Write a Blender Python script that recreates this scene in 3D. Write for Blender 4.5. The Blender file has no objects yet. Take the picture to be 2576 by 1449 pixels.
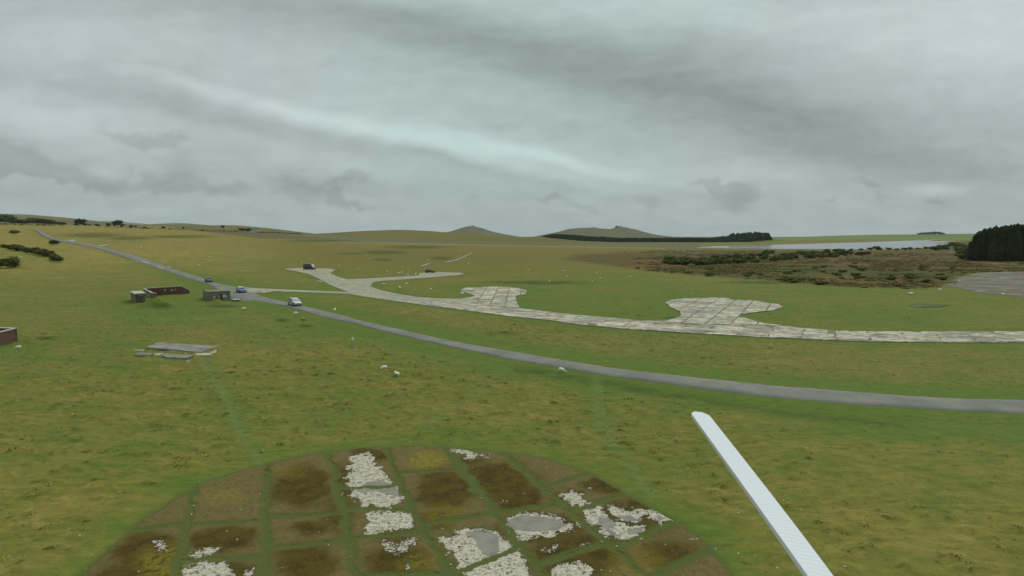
import bpy, bmesh, math, random
import numpy as np
ORD = 'first second third fourth fifth sixth seventh eighth ninth tenth eleventh twelfth thirteenth fourteenth fifteenth sixteenth seventeenth eighteenth nineteenth twentieth twenty-first twenty-second'.split()
from mathutils import Vector, Matrix
random.seed(7); rng = np.random.default_rng(7)
S = bpy.context.scene
COL = S.collection
R = math.radians

# ------------------------------------------------------------------ camera
CAM_H = 15.0
F = 1431.0                      # focal length in units of a 2576 px wide frame
CX, CY = 1288.0, 724.5
PITCH = math.atan((CY - 594.0) / F)
cd = bpy.data.cameras.new('camera'); cam = bpy.data.objects.new('camera', cd); COL.objects.link(cam)
cd.sensor_width = 36; cd.lens = 36 * F / 2576; cd.clip_start = 0.01; cd.clip_end = 60000
cam.location = (0, 0, CAM_H); cam.rotation_euler = (math.pi / 2 - PITCH, 0, 0)
S.camera = cam

# ------------------------------------------------------------------ sky (world)
SUN_EL, SUN_AZ = R(52), R(35)
W = bpy.data.worlds.new('World'); S.world = W; W.use_nodes = True
nt = W.node_tree; N = nt.nodes; Lk = nt.links; N.clear()
class NB:
    """small node-building helper"""
    def __init__(s, tree): s.t = tree
    def n(s, kind, **kw):
        x = s.t.nodes.new(kind)
        for k, v in kw.items():
            setattr(x, k, v)
        return x
    def set(s, sock, v):
        if hasattr(v, 'links') or hasattr(v, 'is_linked'): s.t.links.new(v, sock)
        else: sock.default_value = v
    def math(s, op, a, b=0.0, c=None, clamp=False):
        x = s.n('ShaderNodeMath', operation=op, use_clamp=clamp)
        s.set(x.inputs[0], a); s.set(x.inputs[1], b)
        if c is not None: s.set(x.inputs[2], c)
        return x.outputs[0]
    def sm(s, v, a, b, lo=0.0, hi=1.0):
        x = s.n('ShaderNodeMapRange', interpolation_type='SMOOTHSTEP')
        s.set(x.inputs[0], v); x.inputs[1].default_value = a; x.inputs[2].default_value = b
        x.inputs[3].default_value = lo; x.inputs[4].default_value = hi
        return x.outputs[0]
    def mix(s, f, a, b, mode='MIX'):
        x = s.n('ShaderNodeMix', data_type='RGBA', blend_type=mode)
        s.set(x.inputs[0], f)
        for i, v in ((6, a), (7, b)):
            if isinstance(v, tuple) and len(v) == 3: v = v + (1,)
            s.set(x.inputs[i], v)
        return x.outputs[2]
    def noise(s, vec, scale, detail=3, rough=.55, dist=0.0):
        x = s.n('ShaderNodeTexNoise')
        if vec is not None: s.t.links.new(vec, x.inputs['Vector'])
        x.inputs['Scale'].default_value = scale; x.inputs['Detail'].default_value = detail
        x.inputs['Roughness'].default_value = rough; x.inputs['Distortion'].default_value = dist
        return x.outputs[0]
    def mapv(s, vec, loc=(0, 0, 0), rot=(0, 0, 0), sc=(1, 1, 1), kind='POINT'):
        x = s.n('ShaderNodeMapping', vector_type=kind)
        s.t.links.new(vec, x.inputs[0]); x.inputs[1].default_value = loc
        x.inputs[2].default_value = rot; x.inputs[3].default_value = sc
        return x.outputs[0]
    def attr(s, name):
        return s.n('ShaderNodeAttribute', attribute_name=name).outputs['Fac']
B = NB(nt)
tc = B.n('ShaderNodeTexCoord').outputs['Generated']
sep = B.n('ShaderNodeSeparateXYZ'); Lk.new(tc, sep.inputs[0])
dx, dy, dz = sep.outputs
dyc = B.math('MAXIMUM', dy, 0.12)
X = B.math('DIVIDE', dx, dyc); Z = B.math('DIVIDE', dz, dyc)
comb = B.n('ShaderNodeCombineXYZ'); Lk.new(X, comb.inputs[0]); Lk.new(Z, comb.inputs[1])
XZ = comb.outputs[0]
wn = B.n('ShaderNodeTexNoise'); wn.inputs['Scale'].default_value = 4.0; wn.inputs['Detail'].default_value = 3
Lk.new(XZ, wn.inputs['Vector'])
def warp(src, col, amt):
    v1 = B.n('ShaderNodeVectorMath', operation='SUBTRACT'); Lk.new(col, v1.inputs[0]); v1.inputs[1].default_value = (.5, .5, .5)
    v2 = B.n('ShaderNodeVectorMath', operation='SCALE'); Lk.new(v1.outputs[0], v2.inputs[0]); v2.inputs['Scale'].default_value = amt
    v3 = B.n('ShaderNodeVectorMath', operation='ADD'); Lk.new(src, v3.inputs[0]); Lk.new(v2.outputs[0], v3.inputs[1])
    return v3.outputs[0]
XZs = warp(XZ, wn.outputs['Color'], 0.07)
wn2 = B.n('ShaderNodeTexNoise'); wn2.inputs['Scale'].default_value = 16.0; wn2.inputs['Detail'].default_value = 5
Lk.new(XZ, wn2.inputs['Vector'])
XZf = warp(XZ, wn2.outputs['Color'], 0.085)
def blob(src, u, v, rx, ry, ang):
    loc = ((u - CX) / F, (594 - v) / F, 0)
    m = B.mapv(src, loc, (0, 0, R(-ang)), (2.0 * rx / F, 2.0 * ry / F, 1), 'TEXTURE')
    g = B.n('ShaderNodeTexGradient', gradient_type='SPHERICAL'); Lk.new(m, g.inputs[0])
    return B.sm(g.outputs['Fac'], 0, 1)
feats = [(880,318,430,16,13,.16),(1340,390,240,15,11,.15),(1150,356,420,34,12,.07),(1000,418,480,42,9,.06),(660,322,430,20,12,-.085),(1080,392,260,14,12,-.06),
 (560,28,520,42,7,-.09),(1080,95,380,50,12,-.08),(1750,250,520,95,15,-.14),(2150,370,420,70,15,-.09),
 (1450,190,300,60,12,-.05),(1750,50,420,60,2,.10),(2520,90,330,120,0,.20),(620,170,480,60,10,.05),(120,120,260,60,5,.05),
 (60,285,300,45,8,.13),(1250,478,380,18,2,-.05),(2200,452,340,26,3,.05),(2340,468,70,14,0,.14),(1700,432,430,32,9,.07),
 (1100,10,400,30,5,.06),(2480,330,260,60,10,-.03)]
acc = B.math('MULTIPLY', 0.0, 1.0)
for (u, v, rx, ry, a, amp) in feats:
    acc = B.math('MULTIPLY_ADD', blob(XZs, u, v, rx, ry, a), amp * .74, acc)
puffs = [(40,385,110,42,8,.85),(190,435,130,24,8,.6),(350,352,80,20,6,1.0),(455,357,48,14,8,.75),(480,425,70,30,0,.7),(300,462,200,16,4,.35),
 (530,482,150,20,5,.75),(770,474,55,28,8,.9),(876,450,42,14,5,.9),(852,487,22,13,0,.9),(880,512,50,10,5,.6),(1845,498,55,34,15,.9),
 (1790,468,70,12,6,1.0),(1640,520,36,20,25,.8),(1450,516,60,11,6,.6),(1370,512,22,10,0,.6),(2215,496,28,11,0,.8),(2330,506,50,10,2,.8),(2190,466,45,9,4,.7),(2085,492,20,8,0,.7),
 (950,520,60,14,3,.5),(1180,510,30,10,0,.45),(60,445,110,14,5,.6)]
pac = B.math('MULTIPLY', 0.0, 1.0)
for (u, v, rx, ry, a, amp) in puffs:
    pac = B.math('MULTIPLY_ADD', blob(XZf, u, v, rx * 1.1, ry * 1.15, a), amp, pac)
fn = B.noise(B.mapv(XZ, sc=(1, 1.9, 1)), 17, 7, .58)
pf = B.math('ADD', pac, B.math('MULTIPLY_ADD', fn, .7, -.35))
pf = B.sm(pf, .20, .95)
pf = B.math('MULTIPLY', pf, B.sm(Z, .24, .16))
# streaky sheet of cloud, drawn out along the wind
st = B.noise(B.mapv(XZs, rot=(0, 0, R(11)), sc=(1.1, 6.5, 1)), 2.6, 5, .52)
st2 = B.noise(B.mapv(XZs, rot=(0, 0, R(14)), sc=(2.0, 5.0, 1)), 9, 4, .5)
frontm = B.sm(dy, 0.05, 0.3)
acc = B.math('MULTIPLY', acc, frontm)
up = B.sm(dz, .36, .9)                       # an overcast sky is brighter overhead
lum = B.math('MULTIPLY_ADD', B.sm(dz, 0.0, .2), .05, .425)
lum = B.math('ADD', lum, acc)
lum = B.math('ADD', lum, B.math('MULTIPLY_ADD', st, .15, -.075))
lum = B.math('ADD', lum, B.math('MULTIPLY_ADD', st2, .11, -.055))
lum = B.math('MULTIPLY_ADD', up, .32, lum)
lum = B.math('MULTIPLY_ADD', B.math('MULTIPLY', pf, frontm), -.085, lum)
lum = B.math('MAXIMUM', lum, .25)
# the air is a little cooler in the darker cloud, lilac to either side
side = B.sm(B.math('ABSOLUTE', B.math('ADD', dx, -.02)), .12, .62)
tint = B.mix(side, (.825, 1.015, .995), (.89, .99, 1.005))
lowt = B.sm(dz, .10, 0.0)
tint = B.mix(lowt, tint, (.83, 1.01, 1.01))
cl = B.n('ShaderNodeVectorMath', operation='SCALE'); Lk.new(tint, cl.inputs[0]); Lk.new(lum, cl.inputs['Scale'])
sky = B.n('ShaderNodeTexSky', sky_type='NISHITA', sun_disc=False, sun_elevation=SUN_EL, sun_rotation=SUN_AZ)
bg1 = B.n('ShaderNodeBackground'); Lk.new(sky.outputs[0], bg1.inputs[0]); bg1.inputs[1].default_value = 0.06
bg2 = B.n('ShaderNodeBackground'); Lk.new(cl.outputs[0], bg2.inputs[0]); bg2.inputs[1].default_value = 1.0
mx = B.n('ShaderNodeMixShader'); mx.inputs[0].default_value = .97
Lk.new(bg1.outputs[0], mx.inputs[1]); Lk.new(bg2.outputs[0], mx.inputs[2])
wo = B.n('ShaderNodeOutputWorld'); Lk.new(mx.outputs[0], wo.inputs[0])

sl = bpy.data.lights.new('sun', 'SUN'); sl.energy = 1.5; sl.angle = R(40); sl.color = (1, .97, .92)
so = bpy.data.objects.new('sun', sl); COL.objects.link(so)
so.rotation_euler = (math.pi / 2 - SUN_EL, 0, math.pi - SUN_AZ)
V = S.view_settings; V.view_transform = 'Standard'; V.look = 'None'; V.exposure = 0.06; V.gamma = 1; V.use_curve_mapping = False
S.render.resolution_x = 1024; S.render.resolution_y = 576
S.cycles.max_bounces = 5; S.cycles.volume_bounces = 0; S.cycles.transparent_max_bounces = 6
S.cycles.volume_step_rate = 10

# ------------------------------------------------------------------ helpers
def sstep(a, b, x):
    t = np.clip((np.asarray(x, float) - a) / (b - a), 0, 1); return t * t * (3 - 2 * t)

def base_h(x, y):
    """large shape of the ground in metres: level airfield, rising gently towards the left"""
    x = np.asarray(x, float); y = np.asarray(y, float)
    s = -.95 * x + .31 * y
    z = .05 * 28 * np.logaddexp(0, (s - 190) / 28)
    z = 46 * np.tanh(z / 46)
    ys = np.maximum(y, 60)
    fac = sstep(-.08, -.55, x / ys)
    z = z * fac
    # grassed banks beside the old shelters
    for (mx_, my_, r, hh) in MOUNDS:
        z = z + hh * np.exp(-(((x - mx_) / r) ** 2 + ((y - my_) / (r * .75)) ** 2))
    return z
MOUNDS = []

def ray(u, v):
    a = (u - CX) / F; b = (CY - v) / F
    c, s_ = math.cos(PITCH), math.sin(PITCH)
    return np.array([a, c + b * s_, -s_ + b * c])

def hit(u, v, far=9000):
    """the point of the ground seen at (u, v) of a 2576 px wide frame"""
    d = ray(u, v); d = d / d[1]
    y0 = 8.0; y = y0
    while y < far:
        y1 = y * 1.01
        if CAM_H + d[2] * y1 <= float(base_h(d[0] * y1, y1)):
            lo, hi = y, y1
            for _ in range(24):
                m = (lo + hi) / 2
                if CAM_H + d[2] * m <= float(base_h(d[0] * m, m)): hi = m
                else: lo = m
            return np.array([d[0] * hi, hi, float(base_h(d[0] * hi, hi))])
        y = y1
    return np.array([d[0] * far, far, 0.0])
def hits(L): return [hit(*p) for p in L]
def project(x, y, z):
    c, s_ = math.cos(PITCH), math.sin(PITCH)
    zz = z - CAM_H
    dep = y * c - zz * s_; upv = y * s_ + zz * c
    dep = np.where(dep < 1, np.nan, dep)
    return CX + F * x / dep, CY - F * upv / dep
def offs(L, ox, oy): return [(ox + a / 4, oy + b / 4) for a, b in L]

h1, h2 = hit(385, 772), hit(541, 764)
MOUNDS = [(h1[0], h1[1] + 1.5, 3.0, 1.9), (h2[0], h2[1] + .5, 1.7, .95)]

# numpy value noise
def vnoise(x, y, seed=0):
    xi = np.floor(x).astype(np.int64); yi = np.floor(y).astype(np.int64)
    fx = x - xi; fy = y - yi; fx = fx * fx * (3 - 2 * fx); fy = fy * fy * (3 - 2 * fy)
    def hsh(a, b):
        n = (a * 374761393 + b * 668265263 + seed * 974634777) & 0xffffffff
        n = ((n ^ (n >> 13)) * 1274126177) & 0xffffffff
        n = n ^ (n >> 16)
        return (n & 0xffff) / 65535.0
    a = hsh(xi, yi); b = hsh(xi + 1, yi); c = hsh(xi, yi + 1); d = hsh(xi + 1, yi + 1)
    return (a * (1 - fx) + b * fx) * (1 - fy) + (c * (1 - fx) + d * fx) * fy
def fbm(x, y, sc, oct=3, seed=0, gain=.5):
    r = 0; amp = 1; tot = 0
    for i in range(oct):
        r = r + amp * vnoise(x * sc * 2 ** i + 13.7 * i, y * sc * 2 ** i + 7.1 * i, seed + i * 17); tot += amp; amp *= gain
    return r / tot
def pip(px, py, poly):
    poly = np.asarray(poly)[:, :2]; inside = np.zeros(px.shape, bool); j = len(poly) - 1
    for i in range(len(poly)):
        xi, yi = poly[i]; xj, yj = poly[j]
        if yi != yj:
            c = ((yi > py) != (yj > py)) & (px < (xj - xi) * (py - yi) / (yj - yi) + xi)
            inside ^= c
        j = i
    return inside
def segd(px, py, pts, closed=False):
    pts = np.asarray(pts)[:, :2]; n = len(pts); d = np.full(px.shape, 1e9)
    for i in range(n if closed else n - 1):
        a = pts[i]; b = pts[(i + 1) % n]; ab = b - a; L2 = max((ab ** 2).sum(), 1e-12)
        t = np.clip(((px - a[0]) * ab[0] + (py - a[1]) * ab[1]) / L2, 0, 1)
        d = np.minimum(d, np.hypot(px - a[0] - t * ab[0], py - a[1] - t * ab[1]))
    return d
def sdf(px, py, poly, reach):
    """positive inside, clipped to +-reach; evaluated only near the polygon"""
    P = np.asarray(poly)[:, :2]; out = np.full(px.shape, -float(reach))
    m = (px > P[:, 0].min() - reach) & (px < P[:, 0].max() + reach) & (py > P[:, 1].min() - reach) & (py < P[:, 1].max() + reach)
    if m.any():
        q = px[m]; w = py[m]; ins = pip(q, w, P); d = segd(q, w, P, True)
        out[m] = np.clip(np.where(ins, d, -d), -reach, reach)
    return out

def srgb(r, g, b):
    f = lambda c: (c / 255 / 12.92) if c / 255 <= .04045 else ((c / 255 + .055) / 1.055) ** 2.4
    return (f(r), f(g), f(b))

def new_mat(name):
    m = bpy.data.materials.new(name); m.use_nodes = True
    b = NB(m.node_tree); p = m.node_tree.nodes['Principled BSDF']
    return m, b, p
def simple(name, col, rough=.7, var=.15, scale=6, metal=0.0, spec=.3, bump=0, coat=0):
    m, b, p = new_mat(name)
    co = b.n('ShaderNodeTexCoord').outputs['Object']
    n_ = b.noise(co, scale, 4)
    c = b.mix(b.sm(n_, .25, .75), tuple(k * (1 - var) for k in col), tuple(min(1, k * (1 + var)) for k in col))
    b.set(p.inputs['Base Color'], c); p.inputs['Roughness'].default_value = rough; p.inputs['Metallic'].default_value = metal
    p.inputs['Specular IOR Level'].default_value = spec
    if coat: p.inputs['Coat Weight'].default_value = coat
    if bump:
        bu = b.n('ShaderNodeBump'); bu.inputs['Strength'].default_value = bump; bu.inputs['Distance'].default_value = .02
        b.set(bu.inputs['Height'], b.noise(co, scale * 4, 4)); b.set(p.inputs['Normal'], bu.outputs[0])
    return m

def mesh_np(name, verts, faces, smooth=True):
    me = bpy.data.meshes.new(name)
    verts = np.asarray(verts, np.float32); faces = np.asarray(faces, np.int32)
    k = faces.shape[1]
    me.vertices.add(len(verts)); me.vertices.foreach_set('co', verts.ravel())
    me.loops.add(faces.size); me.loops.foreach_set('vertex_index', faces.ravel())
    me.polygons.add(len(faces)); me.polygons.foreach_set('loop_start', np.arange(0, faces.size, k, dtype=np.int32))
    if smooth: me.polygons.foreach_set('use_smooth', np.ones(len(faces), bool))
    me.update(); me.validate(); return me
def fattr(me, name, vals):
    a = me.attributes.new(name, 'FLOAT', 'POINT'); a.data.foreach_set('value', np.asarray(vals, np.float32))
def link(name, me, mat=None, parent=None, loc=None):
    o = bpy.data.objects.new(name, me); COL.objects.link(o)
    if mat is not None and me is not None and len(me.materials) == 0: me.materials.append(mat)
    if parent is not None: o.parent = parent
    if loc is not None: o.location = loc
    return o
def tag(o, label=None, cat=None, group=None, kind=None):
    if label: o['label'] = label
    if cat: o['category'] = cat
    if group: o['group'] = group
    if kind: o['kind'] = kind
    return o
def empty(name, loc=(0, 0, 0), rz=0):
    o = bpy.data.objects.new(name, None); COL.objects.link(o); o.location = loc; o.rotation_euler = (0, 0, rz); o.empty_display_size = .3
    return o
def copy_tree(o, parent=None):
    c = o.copy(); COL.objects.link(c)
    if parent is not None: c.parent = parent
    for ch in list(o.children): copy_tree(ch, c)
    return c
def bm_mesh(name, bm, smooth=False):
    me = bpy.data.meshes.new(name); bm.normal_update(); bm.to_mesh(me); bm.free()
    if smooth: me.polygons.foreach_set('use_smooth', np.ones(len(me.polygons), bool))
    return me
def box(bm, c, s, rz=0, taper=1.0, mi=0):
    x, y, z = (k / 2 for k in s); vs = []
    for dz_ in (-z, z):
        t = taper if dz_ > 0 else 1
        for (a, b_) in ((-x, -y), (x, -y), (x, y), (-x, y)):
            p = Vector((a * t, b_ * t, dz_)); p.rotate(Matrix.Rotation(rz, 3, 'Z')); vs.append(bm.verts.new(p + Vector(c)))
    for f in ((3, 2, 1, 0), (4, 5, 6, 7), (0, 1, 5, 4), (1, 2, 6, 5), (2, 3, 7, 6), (3, 0, 4, 7)):
        bm.faces.new([vs[i] for i in f]).material_index = mi
def prism(bm, poly, z0, z1, bev=0.0):
    """upright prism over a plan polygon; z0 and z1 may be functions of (x, y)"""
    g0 = z0 if callable(z0) else (lambda x, y: z0); g1 = z1 if callable(z1) else (lambda x, y: z1)
    n = len(poly)
    lo = [bm.verts.new((x, y, g0(x, y))) for x, y in poly]; hi = [bm.verts.new((x, y, g1(x, y))) for x, y in poly]
    bm.faces.new(hi); bm.faces.new(lo[::-1])
    for i in range(n):
        j = (i + 1) % n; bm.faces.new((lo[i], lo[j], hi[j], hi[i]))

# ------------------------------------------------------------------ traced plan of the place
ROAD = [((88,576.5),(82,579)),((100,581),(95,584)),((121,593),(113,597)),((150,603),(147,607)),((190,609),(184,613)),((250,620),(241,625)),
 ((292,632),(284,638)),((350,647),(336,655)),((425,674),(412,680)),((490,694),(476,701)),((536,711),(528,718)),((579,720.5),(560,738)),((614,729),(602,753)),
 ((646,742),(642,757)),((678,752),(680,764)),((719,761),(717,770.5)),((800,780),(797,793)),((869,797),(864,809)),((894,805),(888,814)),((1000,829),(994,841)),
 ((1144,861),(1138,873.5)),((1288,886),(1282,904)),((1413,907),(1406,925)),((1538,927.5),(1530,945.5)),((1660,942),(1653,962)),((1788,956),(1780,979.5)),((1932,971),(1925,997.5)),((2057,981),(2050,1008)),
 ((2182,991),(2175,1018.5)),((2382,1004),(2370,1031)),((2576,1009),(2565,1040)),((2900,1016),(2890,1051)),((3600,1024),(3600,1063))]
road_far = np.array(hits([p[0] for p in ROAD])); road_near = np.array(hits([p[1] for p in ROAD]))
def catmull(P, sub):
    P = np.asarray(P); out = []
    for i in range(len(P) - 1):
        p0 = P[max(i - 1, 0)]; p1 = P[i]; p2 = P[i + 1]; p3 = P[min(i + 2, len(P) - 1)]
        for k in range(sub):
            t = k / sub
            out.append(.5 * (2 * p1 + (p2 - p0) * t + (2 * p0 - 5 * p1 + 4 * p2 - p3) * t * t + (3 * p1 - p0 - 3 * p2 + p3) * t ** 3))
    out.append(P[-1]); return np.array(out)
TAXI = [(716,676),(765,674),(798,675),(828,676),(844,679),(836,684),(830,687),(848,696),(873,703),(919,701),(985,697.5),(1053,693.6),(1055,688),(1069,685.7),(1107,685),
 (1161,686.7),(1169,690),(1148,693),(1065,700),(969,706.5),(940,710),(934,716),(932,722),(961,731.5),(1003,740),(1044,747),(1090,750.7),(1159,752.3),(1196,745),(1178,737.8),
 (1155,732.5),(1163,727),(1178,724),(1248,722),(1288,724),(1309,727),(1325,731),(1322,741),(1299,745),(1297,752),(1302,764),(1308,777),(1413,789),(1538,800),(1613,807.5),(1678,807.5),
 (1713,797),(1710,785),(1688,775),(1673,762),(1688,756),(1725,751),(1825,750),(1845,756),(1900,757.5),(1932,764),(1957,766),(1969,774),(1944,782),(1900,787),(1863,792.5),(1862,797.5),
 (1908,812),(1932,816),(2007,825),(2107,834),(2307,836),(2576,835),(2900,833),(2900,862),(2576,863),(2400,863),(2182,861),(1932,850.5),(1763,841),(1588,830),(1463,819),(1388,807.5),
 (1288,797.5),(1194,785),(1044,765),(919,747.5),(876,740),(800,737),(719,734.5),(690,733),(672,736),(664,738),(655,736.5),(640,739),(612,744),(590,737),(590,725),(612,722.5),(644,725.5),(769,731),(874,735),(831,717.5),(799,700),
 (774,689),(744,682.5),(716,677.5)]
PAN = [(120,1520),(190,1449),(265,1387),(355,1305),(500,1217),(640,1172),(760,1146),(900,1127),(1040,1121),(1130,1126),(1288,1137),(1390,1157),(1483,1187),(1573,1237),(1693,1304),(1765,1352),(1812,1400),(1850,1449),(1900,1530),(1960,1640),(60,1640)]
APRON = [(2372,719),(2395,708),(2418,698),(2455,688),(2500,685.5),(2576,684),(2760,682),(2900,700),(2900,790),(2700,768),(2576,750),(2520,741),(2460,736),(2420,727),(2390,722)]
OLDPATCH = [(2287,768),(2310,763),(2345,765),(2390,768),(2370,772),(2330,774),(2300,773)]
LAKE = [(1745,623),(1790,619.5),(1932,616.2),(2057,612.5),(2182,609),(2332,603.6),(2374,601),(2335,605.5),(2350,606.5),(2402,607),(2380,610),(2350,611.5),(2392,613),(2377,617.5),(2332,623.5),(2257,627),(2132,627.6),(2060,626.6),(1982,626.5),(1932,626),(1850,625)]
W_TAXI = np.array(hits(TAXI)); W_PAN = np.array(hits(PAN)); W_APRON = np.array(hits(APRON)); W_OLD = np.array(hits(OLDPATCH))
W_LAKE = np.array(hits(LAKE))

# ------------------------------------------------------------------ terrain mesh
print('terrain')
az = np.concatenate([np.linspace(-180, -50, 26)[:-1], np.linspace(-50, 50, 860), np.linspace(50, 180, 26)[1:-1]])
rr = [3.0, 8.0, 14.0]
while rr[-1] < 420: rr.append(rr[-1] * 1.0052)
while rr[-1] < 16000: rr.append(rr[-1] * 1.018)
rr = np.array(rr)
AZ, RR = np.meshgrid(np.radians(az), rr)
gx = (RR * np.sin(AZ)).ravel(); gy = (RR * np.cos(AZ)).ravel()
nr, na = RR.shape
gz = base_h(gx, gy)
pu, pv = project(gx, gy, gz)
pu = np.nan_to_num(pu, nan=-9999.); pv = np.nan_to_num(pv, nan=9999.)
dist = np.hypot(gx, gy)
# distance in metres to paved things
rc = (road_far + road_near) / 2
d_road = segd(gx, gy, rc) - 2.2
s_taxi = sdf(gx, gy, W_TAXI, 12); s_pan = sdf(gx, gy, W_PAN, 8); s_apr = sdf(gx, gy, W_APRON, 8); s_old = sdf(gx, gy, W_OLD, 4)
s_lake = sdf(gx, gy, W_LAKE, 60)
paved = np.maximum.reduce([s_taxi, s_pan, s_apr, -d_road, s_old])
flat = 1 - sstep(-3.0, -.2, paved)                       # 0 on paving
# hummocky turf
wx = gx + 3 * (fbm(gx, gy, .11, 2, 91) - .5); wy = gy + 3 * (fbm(gx, gy, .11, 2, 92) - .5)
hn = fbm(wx, wy * 1.5, .62, 3, 5); hn2 = fbm(wx, wy * 1.6, 1.5, 2, 29); lumps = fbm(gx, gy, .045, 3, 55); region = fbm(gx, gy, .022, 2, 77)
hum = sstep(.50, .78, fbm(wx, wy * 1.35, .85, 2, 5)) * .6 + sstep(.45, .85, hn2) * .3
amp = (.4 + .6 * sstep(.35, .62, region)) * (1 - .25 * sstep(60, 200, dist))
lush_r = np.exp(-(np.clip(d_road, 0, 99) / 5.5) ** 2)
lush_t = np.exp(-(np.clip(-s_taxi, 0, 12) / 3.0) ** 2) * (s_taxi > -11.9)
lush_p = .75 * np.exp(-(np.clip(-s_pan, 0, 8) / 1.9) ** 2) * (s_pan > -7.9)
amp = amp * (1 - .8 * np.clip(lush_r + lush_t + lush_p, 0, 1))
far_f = 1 - sstep(220, 700, dist)
gz2 = gz + flat * (hum * amp * .30 * far_f + (lumps - .5) * (.5 * far_f + .3) * sstep(20, 60, dist) * np.clip(1 - lush_r, 0, 1))
gz2 += -.16 * np.exp(-((d_road - 3.2) / 1.6) ** 2) * (gy < np.interp(gx, rc[:, 0], rc[:, 1])) * (dist < 400)     # shallow ditch below the road
gz2 = np.where(s_lake > -2, np.minimum(gz2, -.3), gz2)
# zones of vegetation, with shade painted on one grass bank
def ell(u, v, ru, rv, soft=.5):
    q = np.sqrt(((pu - u) / ru) ** 2 + ((pv - v) / rv) ** 2); return 1 - sstep(1 - soft, 1 + soft, q)
HEATH = [(1405,650),(1440,643),(1520,637),(1620,631),(1700,628),(1800,627.5),(1932,629),(2100,629),(2300,626),(2380,618),(2430,605),(2700,640),(2700,680),(2576,682),(2460,684),(2420,694),(2392,704),(2366,716),
 (2340,722),(2250,725),(2150,722),(2050,718),(1980,713),(1932,708),(1850,701),(1750,693),(1650,683),(1560,673),(1490,662)]
wob = (fbm(gx, gy, .03, 4, 31) - .5) * 22
zb = sstep(-5, 5, sdf(pu + wob * 2, pv + wob * .4, HEATH, 14))
zb = zb * (dist > 60)
FARLINE = np.interp(pu, [0, 300, 480, 644, 719, 869, 1044, 1288, 1663, 1760], [569, 574, 578, 598, 602, 609, 612, 617, 624, 640])
zm = sstep(2.0, -1.0, pv - FARLINE) * (pu < 1760) * (pu > -300) * (pu > 440) * (gy > 200)
zline = .5 * np.exp(-((pv - FARLINE - 1.0) / 1.0) ** 2) * (pu > 700) * (pu < 1680) * (gy > 200)
zs = np.clip(sstep(720, 610, pv) * sstep(1000, 250, pu) * 1.0 + sstep(640, 617, pv) * sstep(700, 900, pu) * sstep(1700, 1400, pu) * .55, 0, 1) * (gy > 50)
zs = np.clip(zs + .22 * sstep(900, 200, pu) * sstep(900, 1350, pv) + .18 * sstep(1700, 2400, pu) * sstep(1000, 1200, pv), 0, 1)
zg = np.clip(lush_r * (dist < 260) + .55 * lush_r + lush_t * .8 + lush_p * .9, 0, 1)
zg = np.clip(zg + ell(430, 775, 170, 42) * .8 + ell(300, 880, 130, 60) * .3 + ell(40, 885, 90, 30) * .6 + ell(1500, 760, 260, 60) * .55 + ell(2150, 760, 420, 60) * .5 + ell(720, 830, 160, 40) * .5
     + ell(60, 640, 120, 16) * .8 + ell(290, 607, 70, 8) * .7 + ell(1180, 735, 180, 22) * .3 + ell(2400, 1075, 300, 30) * .6 + ell(1250, 1090, 250, 22) * .35 + ell(700, 720, 120, 10) * .3, 0, 1)
zg = zg * (1 - zb)
zo = np.clip(sstep(700, 625, pv) * sstep(600, 850, pu) * sstep(1900, 1500, pu) * .85 + sstep(640, 620, pv) * .3 + ell(1150, 660, 420, 45) * .3, 0, 1) * (gy > 80) * (1 - zb)
zd = np.zeros_like(gx)
for e in [(405,770,26,7),(966,635,52,4.5),(960,654,27,2.4),(800,606,80,2.6),(1050,622,70,4),(1110,650,25,4),(235,592,75,6),(450,595,80,3.5),(330,599,60,4),(880,638,30,1.5),(1350,712,120,5),(1700,800,30,3),(1275,838,40,4),(560,770,40,4),  # first ellipse paints the shaded side of the bank by the blockhouse
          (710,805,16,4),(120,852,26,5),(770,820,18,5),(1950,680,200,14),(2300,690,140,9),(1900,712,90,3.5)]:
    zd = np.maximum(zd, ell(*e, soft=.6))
ditch = segd(pu, pv, [(2280,1004+60),(1990,1040),(1800,1012),(1640,985),(1480,955),(1300,928)])
zd = np.maximum(zd, .75 * np.exp(-(ditch / 11) ** 2) * (.5 + .8 * lumps))
# trodden lines
zt = np.zeros_like(gx)
for L, w_, a_ in [([(515,905),(545,960),(575,1010),(600,1070),(640,1140),(668,1185)], 9, .75), ([(1500,960),(1508,1010),(1515,1060),(1540,1120),(1590,1180),(1640,1240)], 12, .55),
              ([(1270,935),(1220,975),(1130,1030),(1060,1080)], 5, .35), ([(1430,860),(1395,885)], 4, .5), ([(320,800),(420,803),(540,797),(600,790)], 4, .5),([(300,785),(325,802)],4,.4)]:
    near_m = (pv > 750)
    dd = np.full(gx.shape, 1e3); dd[near_m] = segd(pu[near_m], pv[near_m], L); zg = np.clip(zg + .6 * a_ * np.exp(-(dd / (w_ * 3.2)) ** 2), 0, 1); zt = np.maximum(zt, a_ * np.exp(-(dd / (w_ * 1.35)) ** 2))
gz2 -= zt * .06 * far_f
zpatch = np.exp(-((d_road + 0.2) / .8) ** 2)
gnd_v = np.stack([gx, gy, gz2], 1)
idx = np.arange(nr * na).reshape(nr, na)
q = np.stack([idx[:-1, :-1], idx[:-1, 1:], idx[1:, 1:], idx[1:, :-1]], -1).reshape(-1, 4)
qc = np.stack([idx[:-1, -1], idx[:-1, 0], idx[1:, 0], idx[1:, -1]], -1)
q = np.concatenate([q, qc])[:, ::-1]
me = mesh_np('ground', gnd_v, q)
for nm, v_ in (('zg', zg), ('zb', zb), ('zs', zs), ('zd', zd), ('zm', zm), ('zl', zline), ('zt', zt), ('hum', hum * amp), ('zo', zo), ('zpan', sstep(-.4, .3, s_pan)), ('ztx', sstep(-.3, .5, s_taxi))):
    fattr(me, nm, v_)

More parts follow.
